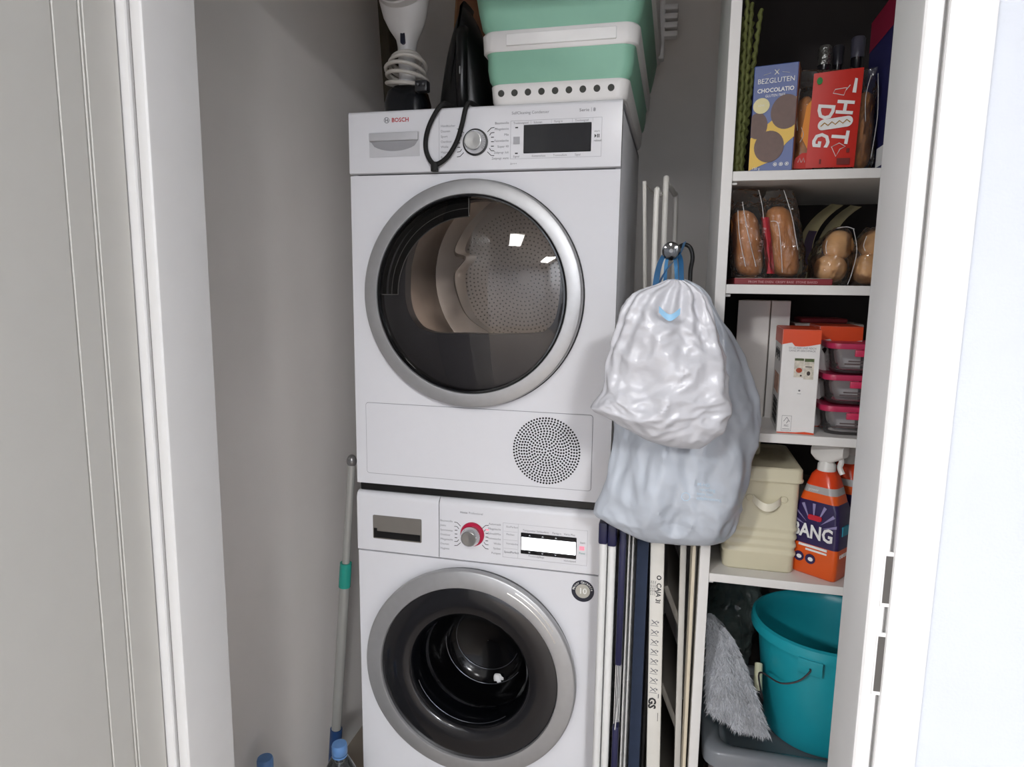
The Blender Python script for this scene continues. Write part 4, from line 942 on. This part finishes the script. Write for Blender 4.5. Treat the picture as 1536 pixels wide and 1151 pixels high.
B().tube([(.622, -.070, .522), (.621, -.060, .537), (.624, -.035, .562)], [.008, .0085, .008], 12).build('hand_grip', pm('grip_cream', '#c9c6a8', 0.5), bu)
# fluffy mop pad
mpd = thing('mop_pad', 'fluffy grey-white mop cover slumped on the tub beside the bucket', 'mop cover', (.57, -.06, LZ))
def padf(u, v):
    # v 0 top -> 1 bottom hem; u across
    xl = .514+.006*v**3; xr = .540+.102*v**.62
    x = xl+(xr-xl)*u
    z = LZ+.246-v*(.165+.036*u)-.010*u*(1-v)
    y = -.040-.065*math.sin(min(1, v*1.1)*PI*.55)-.020*math.sin(u*PI)*v**.6-.006*u
    n_ = .010*noise.noise(Vector((u*5, v*4, 1)))+.004*noise.noise(Vector((u*14, v*9, 4)))
    return (x, y+n_, max(z, LZ+.004))
b = B(); b.grid(padf, 20, 26); b.grid(lambda u, v: tuple(Vector(padf(u, v))+Vector((0, .028*math.sin(PI*min(max(u, .02), .98))**.5, .0))), 20, 26)
PADM = pm('pad_grey', '#b4b6bc', 0.95, var=.2, vscale=60, bump=.5, bscale=120)
b.build('pad', PADM, mpd)
b = B(); rnd = random.Random(4)
for i in range(9000):
    u, v = rnd.random(), rnd.random()**.75
    p = Vector(padf(u, v)); 
    d = Vector((rnd.uniform(-.7, .9), rnd.uniform(-1.1, -.1), rnd.uniform(-1.2, .1))).normalized()
    ln = rnd.uniform(.007, .016); sd = d.cross(Vector((rnd.random()-.5, rnd.random()-.5, rnd.random()-.5))).normalized()*.0011
    q = p+d*ln+Vector((0, 0, -.003)); q.z = max(q.z, LZ-.004); q.x = max(q.x, .5075)
    p.x = max(p.x, .508)
    b.add([tuple(p-sd), tuple(p+sd), tuple(q)], [(0, 1, 2)])
o = b.build('pile', pm('pile_grey', '#c3c5ca', 0.9, var=.15, vscale=40), mpd, smooth=False); o['kind'] = 'stuff'
# crumpled clear bag behind the bucket
cb = thing('clear_bag', 'crumpled greenish transparent plastic bag behind the bucket', 'plastic bag', (.62, .12, LZ))
filmbag(rows([(LZ+.004, .535, .62, .035), (LZ+.05, .528, .63, .045), (LZ+.13, .528, .64, .045), (LZ+.20, .535, .65, .04), (LZ+.25, .56, .64, .025), (LZ+.27, .58, .62, .008)]), .175, 'film', cb, film('green_film', (0.62, 0.70, 0.67), .12, 1.42, haze=.35, hazecol=(.22, .27, .26), bump=.6, bscale=25), seed=5, amp=.012)
B().rbox(.55, .61, .16, .20, LZ+.012, LZ+.14, .012).build('contents', pm('bag_contents', '#3d4644', 0.8), cb)

# ================================================================== BETWEEN DRYER AND SHELF
# hook on the shelf side panel, with two bin bags
hk = thing('coat_hook', 'black round-ended hook on the side of the shelf unit, holding the bags', 'hook', (.486, -.11, 1.37))
B().rbox(.4835, .4878, -.125, -.095, 1.235, 1.305, .0015).build('back_plate', BLACK, hk)
b = B(); b.tube(spline([(.4845, -.11, 1.262), (.468, -.112, 1.275), (.448, -.115, 1.320), (.444, -.116, 1.365), (.4465, -.118, 1.392), (.442, -.120, 1.410), (.432, -.122, 1.4165), (.422, -.126, 1.412), (.410, -.138, 1.404), (.408, -.165, 1.402)], 6), .0040, 10); b.build('arm', BLACK, hk)
b = B(); b.lathe([(.006, .0), (.0135, -.002), (.0165, -.007), (.0165, -.012), (.0135, -.0165), (.006, -.018), (.0004, -.0182)], (.408, -.165, 1.402), 'y', 28); b.build('knob_end', BLACKG, hk)
b = B(); b.lathe([(.004, -.0183), (.0035, -.0192), (.0003, -.0192)], (.408, -.165, 1.402), 'y', 14); b.build('knob_mark', pm('button_grey', '#8b8b8c', 0.3), hk)

PLAST = pm('bag_plastic', '#cbcbd0', 0.25, var=.02, vscale=14, bump=.3, bscale=30, translucent=.2)
PLAST2 = pm('bag_plastic_cool', '#c8ced7', 0.22, var=.03, vscale=12, bump=.25, bscale=22, translucent=.25)
def ridged(q, f): return (1-abs(noise.noise(q*f)*1.6))
def plasticbag(name, label, prof, cy, mat, seed, fold=.006, n=150, tailfn=None, amp=.010, m=12, vst=.55):
    t = thing(name, label, 'plastic bag', (.42, cy, 1.345))
    P = spline([Vector((z, xl, xr)) for z, xl, xr, d in prof], m); D = spline([Vector((d, 0, 0)) for z, xl, xr, d in prof], m)
    loops = []
    zt, zb = prof[0][0], prof[-1][0]
    for p, d in zip(P, D):
        z, xl, xr = p; hd_ = max(.002, d.x); v = (zt-z)/(zt-zb)
        l = []
        for k in range(n):
            th = 2*PI*k/n; c, s_ = math.cos(th), math.sin(th)
            x = (xl+xr)/2+(xr-xl)/2*c; y = cy+hd_*s_
            q = Vector((x+.3*seed, y, z*vst+seed))
            wv = nvec(q*7)*.03; q2 = q+wv
            f = fold*(1-v)**1.5*math.sin(th*13+seed+3*v+4*noise.noise(q*9))
            rg = amp*1.3*(ridged(q2, 6)-.6)+amp*.62*(ridged(q2, 14)-.6)+amp*.34*(ridged(q2, 30)-.6)+amp*.15*(ridged(q2, 60)-.6)
            e = min(1, v*7+.12)*min(1, (1-v)*9+.15)
            dr = Vector((c, s_, 0)); g_ = (f+rg)*e
            yy = y+dr.y*g_*1.15
            if tailfn: yy = tailfn(x, yy)
            l.append((x+dr.x*g_*.6, yy, z+.5*amp*noise.noise(q*16)*e))
        loops.append(l)
    B().loft(loops, True, True).build('bag_film', mat, t, ang=50)
    return t
def keepfront(x, y): return min(y, -.154) if x > .470 else y
bg2 = plasticbag('bin_bag', 'large translucent white plastic bag hanging at the back, reaching below the dryer', [
    (1.352, .405, .435, .006), (1.338, .392, .462, .014), (1.318, .374, .480, .022), (1.284, .352, .504, .032), (1.239, .336, .530, .040), (1.183, .322, .555, .046), (1.137, .316, .570, .050), (1.09, .316, .571, .052),
    (1.042, .311, .562, .053), (.969, .297, .557, .052), (.93, .289, .553, .044), (.914, .290, .549, .038), (.902, .306, .545, .031), (.888, .340, .530, .022), (.877, .370, .50, .012), (.870, .39, .45, .003)], -.206, PLAST2, 2.3, .006, tailfn=keepfront, amp=.018, vst=.6)
bg1 = plasticbag('bin_bag', 'smaller crumpled white bin bag with blue drawstring hanging in front on the hook', [
    (1.350, .403, .430, .006), (1.343, .388, .444, .012), (1.334, .365, .456, .020), (1.318, .346, .470, .026), (1.273, .322, .486, .036), (1.239, .314, .492, .040), (1.183, .306, .500, .044), (1.16, .300, .505, .045), (1.14, .303, .506, .044), (1.118, .335, .502, .038), (1.104, .360, .490, .028), (1.092, .395, .478, .014), (1.085, .43, .468, .003)], -.342, PLAST, 7.1, .006, amp=.017, vst=1.1)
BLUE = pm('drawstring_blue', '#3f7cb0', 0.35, translucent=.3)
def ribbon(pts, wv, name, parent, mat=BLUE):
    P = spline(pts, 6); W_ = Vector(wv)
    b = B(); b.loft([[tuple(p-W_) for p in P], [tuple(p+W_) for p in P]], False, False, closed=False); b.loft([[tuple(p-W_+Vector((0, .0006, 0))) for p in P], [tuple(p+W_+Vector((0, .0006, 0))) for p in P]], False, False, closed=False)
    return b.build(name, mat, parent)
ribbon([(.386, -.285, 1.335), (.387, -.23, 1.362), (.391, -.175, 1.385), (.402, -.155, 1.406), (.408, -.153, 1.408)], (.005, -.001, .001), 'drawstring', bg1)
ribbon([(.408, -.153, 1.408), (.418, -.157, 1.402), (.425, -.180, 1.386), (.427, -.23, 1.362), (.428, -.285, 1.335)], (.004, -.001, .001), 'drawstring', bg1)
ribbon([(.431, -.130, 1.421), (.426, -.165, 1.404), (.419, -.188, 1.390), (.404, -.21, 1.372), (.394, -.24, 1.352), (.389, -.285, 1.338)], (.0028, -.001, .002), 'drawstring', bg1)
ribbon([(.396, -.390, 1.306), (.412, -.398, 1.294), (.427, -.392, 1.304)], (.0, -.001, .005), 'drawstring', bg1, pm('drawstring_pale', '#8fbbdb', 0.35))
ribbon([(.400, -.208, 1.350), (.401, -.180, 1.385), (.408, -.145, 1.4085), (.416, -.180, 1.385), (.42, -.208, 1.350)], (.003, 0, .001), 'bag_loop', bg2, pm('loop_blue', '#4d86b5', 0.35))
# faint recycling marks printed on the rear bag
b = B()
b.lathe([(.0075, 0), (.0075, -.0006), (.0065, -.0006), (.0065, 0)], (.452, -.279, .985), 'y', 20)
b.text('PE-HD\n  recycling\nbitte hier\nabfalltrennung', .008, .470, -.277, 1.005, sx=.9)
b.build('bag_print', pm('bag_ink', '#9fb9cc', 0.5), bg2, smooth=False)

# drying rack: folded, standing on edge along the dryer side
RW = pm('rack_white', '#e0e0de', 0.3)
rk_ = thing('drying_rack', 'folded white wire drying rack with navy plastic corners beside the washing machine', 'drying rack', (.325, .2, 0))
def loop_yz(x, y0, y1, z0, z1, r, tr, name):
    pts = []
    for cy, cz, a0 in ((y1-r, z1-r, 0), (y0+r, z1-r, PI/2), (y0+r, z0+r, PI), (y1-r, z0+r, 3*PI/2)):
        for k in range(6):
            t = a0+PI/2*k/5; z = cz+r*math.sin(t); y = cy+r*math.cos(t)
            pts.append((x+.0135*min(1, max(0, (y-y0)/.075)), y, z))
    pts2 = []
    for i, p in enumerate(pts):                      # extra points on the long runs so that the bend near the front stays local
        pts2.append(p); q = pts[(i+1) % len(pts)]
        if abs(q[1]-p[1]) > .1:
            for yy_ in (y0+.12, y0+.08, y0+.05) if q[1] < p[1] else (y0+.05, y0+.08, y0+.12):
                pts2.append((x+.0135*min(1, max(0, (yy_-y0)/.075)), yy_, p[2]))
    return B().tube(pts2, tr, 10, closed=True).build(name, RW, rk_)
loop_yz(.2985, -.092, .45, .012, .850, .02, .0082, 'frame_tube')
loop_yz(.3165, -.090, .45, .012, .846, .02, .0082, 'frame_tube')
for x, z0, z1 in ((.298, .815, .862), (.3165, .812, .858)):
    B().rbox(x-.0095, x+.0088, -.106, -.070, z0, z1, .004).build('corner_fitting', NAVY, rk_)
B().rbox(.3305, .3445, -.092, -.065, .545, .858, .004).build('navy_grip', NAVY, rk_)
B().rbox(.3305, .3440, -.094, -.065, .02, .405, .004).build('navy_grip', NAVY, rk_)
WIRE = pm('wire_white', '#d2d2d0', 0.35, .1)
for k in range(4):
    x = .3325+.0033*k
    B().tube([(x, -.080+.003*k, .38), (x, -.080+.003*k, .56)], .0011, 6).build('wire', WIRE, rk_)
for xx, off in ((.3500, 0), (.3580, .012)):
    for k in range(26):
        z = .04+off+k*.0305
        B().tube([(xx, -.080, z), (xx, .43, z)], .0014, 6).build('wire', WIRE, rk_)
    for y in (-.080,): B().tube([(xx, y, .03), (xx, y, .84)], .0017, 6).build('wire', WIRE, rk_)
B().tube([(.336, -.094, .40), (.341, -.088, .47)], .0012, 6).build('wire', WIRE, rk_)
# navy padded board standing upright
bdo = thing('ironing_board', 'dark navy padded board standing upright between drying rack and ladder', 'ironing board', (.380, .18, 0))
prof = [(-.035, .0), (.36, .0)]+[(.1625+.1975*math.cos(PI*k/14), 0.86+.10*math.sin(PI*k/14)) for k in range(15)]
B().loft([[(x, y, z) for y, z in prof] for x in (.3650, .3665, .3870, .3885)], True, True).build('padded_top', pm('board_navy', '#1c2940', 0.8, var=.08, vscale=40), bdo, ang=30)
b = B(); b.tube([(.3925, .12, .003), (.3925, .14, .80)], .0038, 8); b.tube([(.3925, .26, .003), (.3925, .2, .80)], .0038, 8); b.build('folded_leg', pm('leg_grey', '#8a8a8c', 0.35, .6), bdo)
# step ladder on its side edge
LW = pm('ladder_white', '#dcd9d2', 0.35)
lad = thing('step_ladder', 'folded white step ladder with printed instruction strip leaning beside the shelf', 'ladder', (.43, .1, 0))
Ml = Matrix.Translation((.4265, -.02, 0)) @ Matrix.Rotation(math.radians(-1.37), 4, 'Y')
st1 = B(Ml).rbox(-.016, .014, 0, .05, 0, 1.10, .003).build('front_stile', LW, lad)
Mr = Matrix.Translation((.4785, .0, 0)) @ Matrix.Rotation(math.radians(-1.25), 4, 'Y')
B(Mr).rbox(-.007, .006, 0, .04, 0, 1.18, .002).build('rear_stile', LW, lad)
B(Ml).rbox(-.016, .014, .42, .47, 0, 1.10, .003).build('front_stile', LW, lad)
B(Mr).rbox(-.007, .006, .42, .46, 0, 1.18, .002).build('rear_stile', LW, lad)
TR = pm('tread_grey', '#8d8880', 0.6)
for k, z in enumerate((.14, .38, .62, .86)):
    Mt = Matrix.Translation((.446, .06, z)) @ Matrix.Rotation(math.radians(68), 4, 'Y')
    B(Mt).rbox(-.05, .06, 0, .35, -.006, .006, .002).build('tread', TR, lad)
b = B()
INKB = pm('black_ink', '#202022', 0.6)
yy = -.0206
RT = Matrix.Rotation(math.radians(91.2), 4, 'Y')
b.text('CAJA 3I', .0140, .4090, yy, .708, bold=.02, M=RT); b.lathe([(.0050, 0), (.0050, -.0005), (.0030, -.0005), (.0030, 0)], (.4130, yy+.0002, .720), 'y', 20)
for k in range(3): b.text('Max 150 kg EN 131', .0042, .4045-k*.0042, yy, .712, M=RT)
b.build('strip_lettering', INKB, st1, smooth=False)
b = B()
for k in range(8):
    z = .622-k*.0225; x = .4075+.0005*k
    b.tube([(x-.006, yy, z), (x+.006, yy, z-.010)], .0009, 4); b.tube([(x-.006, yy, z-.010), (x+.006, yy, z-.001)], .0007, 4); b.tube([(x-.008, yy, z-.013), (x+.009, yy, z-.013)], .0005, 4)
    b.lathe([(.002, 0), (.002, -.0006), (.0003, -.0006)], (x+.008, yy, z-.004), 'y', 8)
b.build('strip_pictograms', INKL, st1, smooth=False)
b = B(); b.text('GS', .022, .4035, yy, .440, bold=.04, M=Matrix.Rotation(math.radians(91.2), 4, 'Y')); b.box(.4235, .4245, yy, yy+.0005, .385, .405); b.box(.4225, .4240, yy, yy+.0005, .440, .450); b.build('safety_mark', INKB, st1, smooth=False)
# handrail hoop and guard rod rising above the treads
b = B()
b.tube(spline([(.397, .02, 1.05), (.376, .02, 1.30), (.372, .02, 1.515), (.374, .04, 1.532), (.376, .10, 1.535)], 6), .0058, 10); b.build('handrail', LW, lad)
b = B(); b.tube(spline([(.402, .10, 1.05), (.392, .10, 1.30), (.388, .10, 1.548), (.391, .14, 1.562), (.404, .30, 1.562), (.409, .33, 1.54), (.412, .33, 1.30), (.414, .33, 1.05)], 6), .0062, 10); b.build('handrail', LW, lad)
b = B(); b.tube([(.368, .09, 1.02), (.343, .09, 1.562)], .0042, 8); b.build('guard_rod', LW, lad)
b = B(); b.tube(spline([(.344, .09, 1.558), (.358, .092, 1.542), (.374, .096, 1.536), (.388, .10, 1.54)], 6), .0014, 6); b.build('wire_stay', pm('stay_grey', '#7c7770', 0.4, .5), lad)
# cream board edge by the shelf side
tag(B(Matrix.Translation((.4835, -.13, 0)) @ Matrix.Rotation(math.radians(-.4), 4, 'Y')).rbox(-.0035, .003, 0, .10, .0, .90, .001, 1).build('thin_board', pm('board_cream', '#cfc4ae', 0.6, var=.05, vscale=20), base=(.482, -.08, 0)), 'thin cream board standing upright against the shelf side', 'board')

# ================================================================== LEFT GAP
mo = thing('floor_mop', 'grey telescopic mop handle with green collar leaning beside the washing machine', 'mop', (-.392, 0, 0))
def mp_(z): return Vector((-.3965+.0795*(z/.93), .012, z))
GR = pm('pole_grey', '#a3a39f', 0.35, .3)
B().tube([mp_(.20), mp_(.60)], .0125, 14).build('lower_pole', GR, mo)
B().tube([mp_(.65), mp_(.905)], .0095, 14).build('upper_pole', GR, mo)
B().tube([mp_(.592), mp_(.655)], .0145, 16).build('green_collar', pm('collar_green', '#1f8f80', 0.4), mo)
B().tube([mp_(.03), mp_(.20)], .0155, 16).build('blue_socket', pm('socket_blue', '#1c3f70', 0.4), mo)
b = B(); b.ball(mp_(.915), .012, .012, .016, 16, 10); b.build('end_knob', pm('knob_grey', '#7b7a7a', 0.25, .5), mo)
b = B(); b.rbox(-.444, -.325, -.03, .05, .0, .03, .006); b.build('mop_head', pm('pad_grey', '#b4b6bc', 0.95), mo)
PET = film('pet_clear', (0.90, 0.94, 0.95), .04, 1.45, haze=.04, hazecol=(.7, .75, .78), bump=.1, bscale=30)
def pet(label, x, y, h):
    t = thing('water_bottle', label, 'bottle', (x, y, 0), 'clear plastic water bottles on the closet floor')
    pr = [(.0005, .004), (.02, .002), (.036, .0), (.042, .008)]
    for k in range(7): pr += [(.042, .02+k*.022), (.0405, .030+k*.022)]
    pr += [(.042, h-.12), (.041, h-.095), (.034, h-.065), (.022, h-.040), (.0155, h-.028), (.0140, h-.022), (.0140, h-.014)]
    B().lathe(pr, (x, y, 0), 'z', 28).build('bottle_body', PET, t, ang=50)
    B().lathe([(.0005, .006), (.033, .005), (.0385, .012), (.0385, h-.125), (.0005, h-.1249)], (x, y, 0), 'z', 24).build('water', film('water', (.86, .92, .93), .02, 1.33), t, ang=50)
    c = B(); c.lathe([(.0165, h-.024), (.0172, h-.023), (.0172, h-.006), (.0155, h-.001), (.0005, h)], (x, y, 0), 'z', 30); c.build('cap', pm('cap_blue', '#5d86ba', 0.4), t)
    B().lathe([(.0165, h-.030), (.0168, h-.026), (.0140, h-.026)], (x, y, 0), 'z', 30).build('neck_ring', pm('cap_blue', '#5d86ba', 0.4), t)
pet('clear water bottle with pale blue cap beside the washing machine corner', -.258, -.195, .330)
pet('clear water bottle with darker blue cap near the left wall', -.400, -.262, .318)
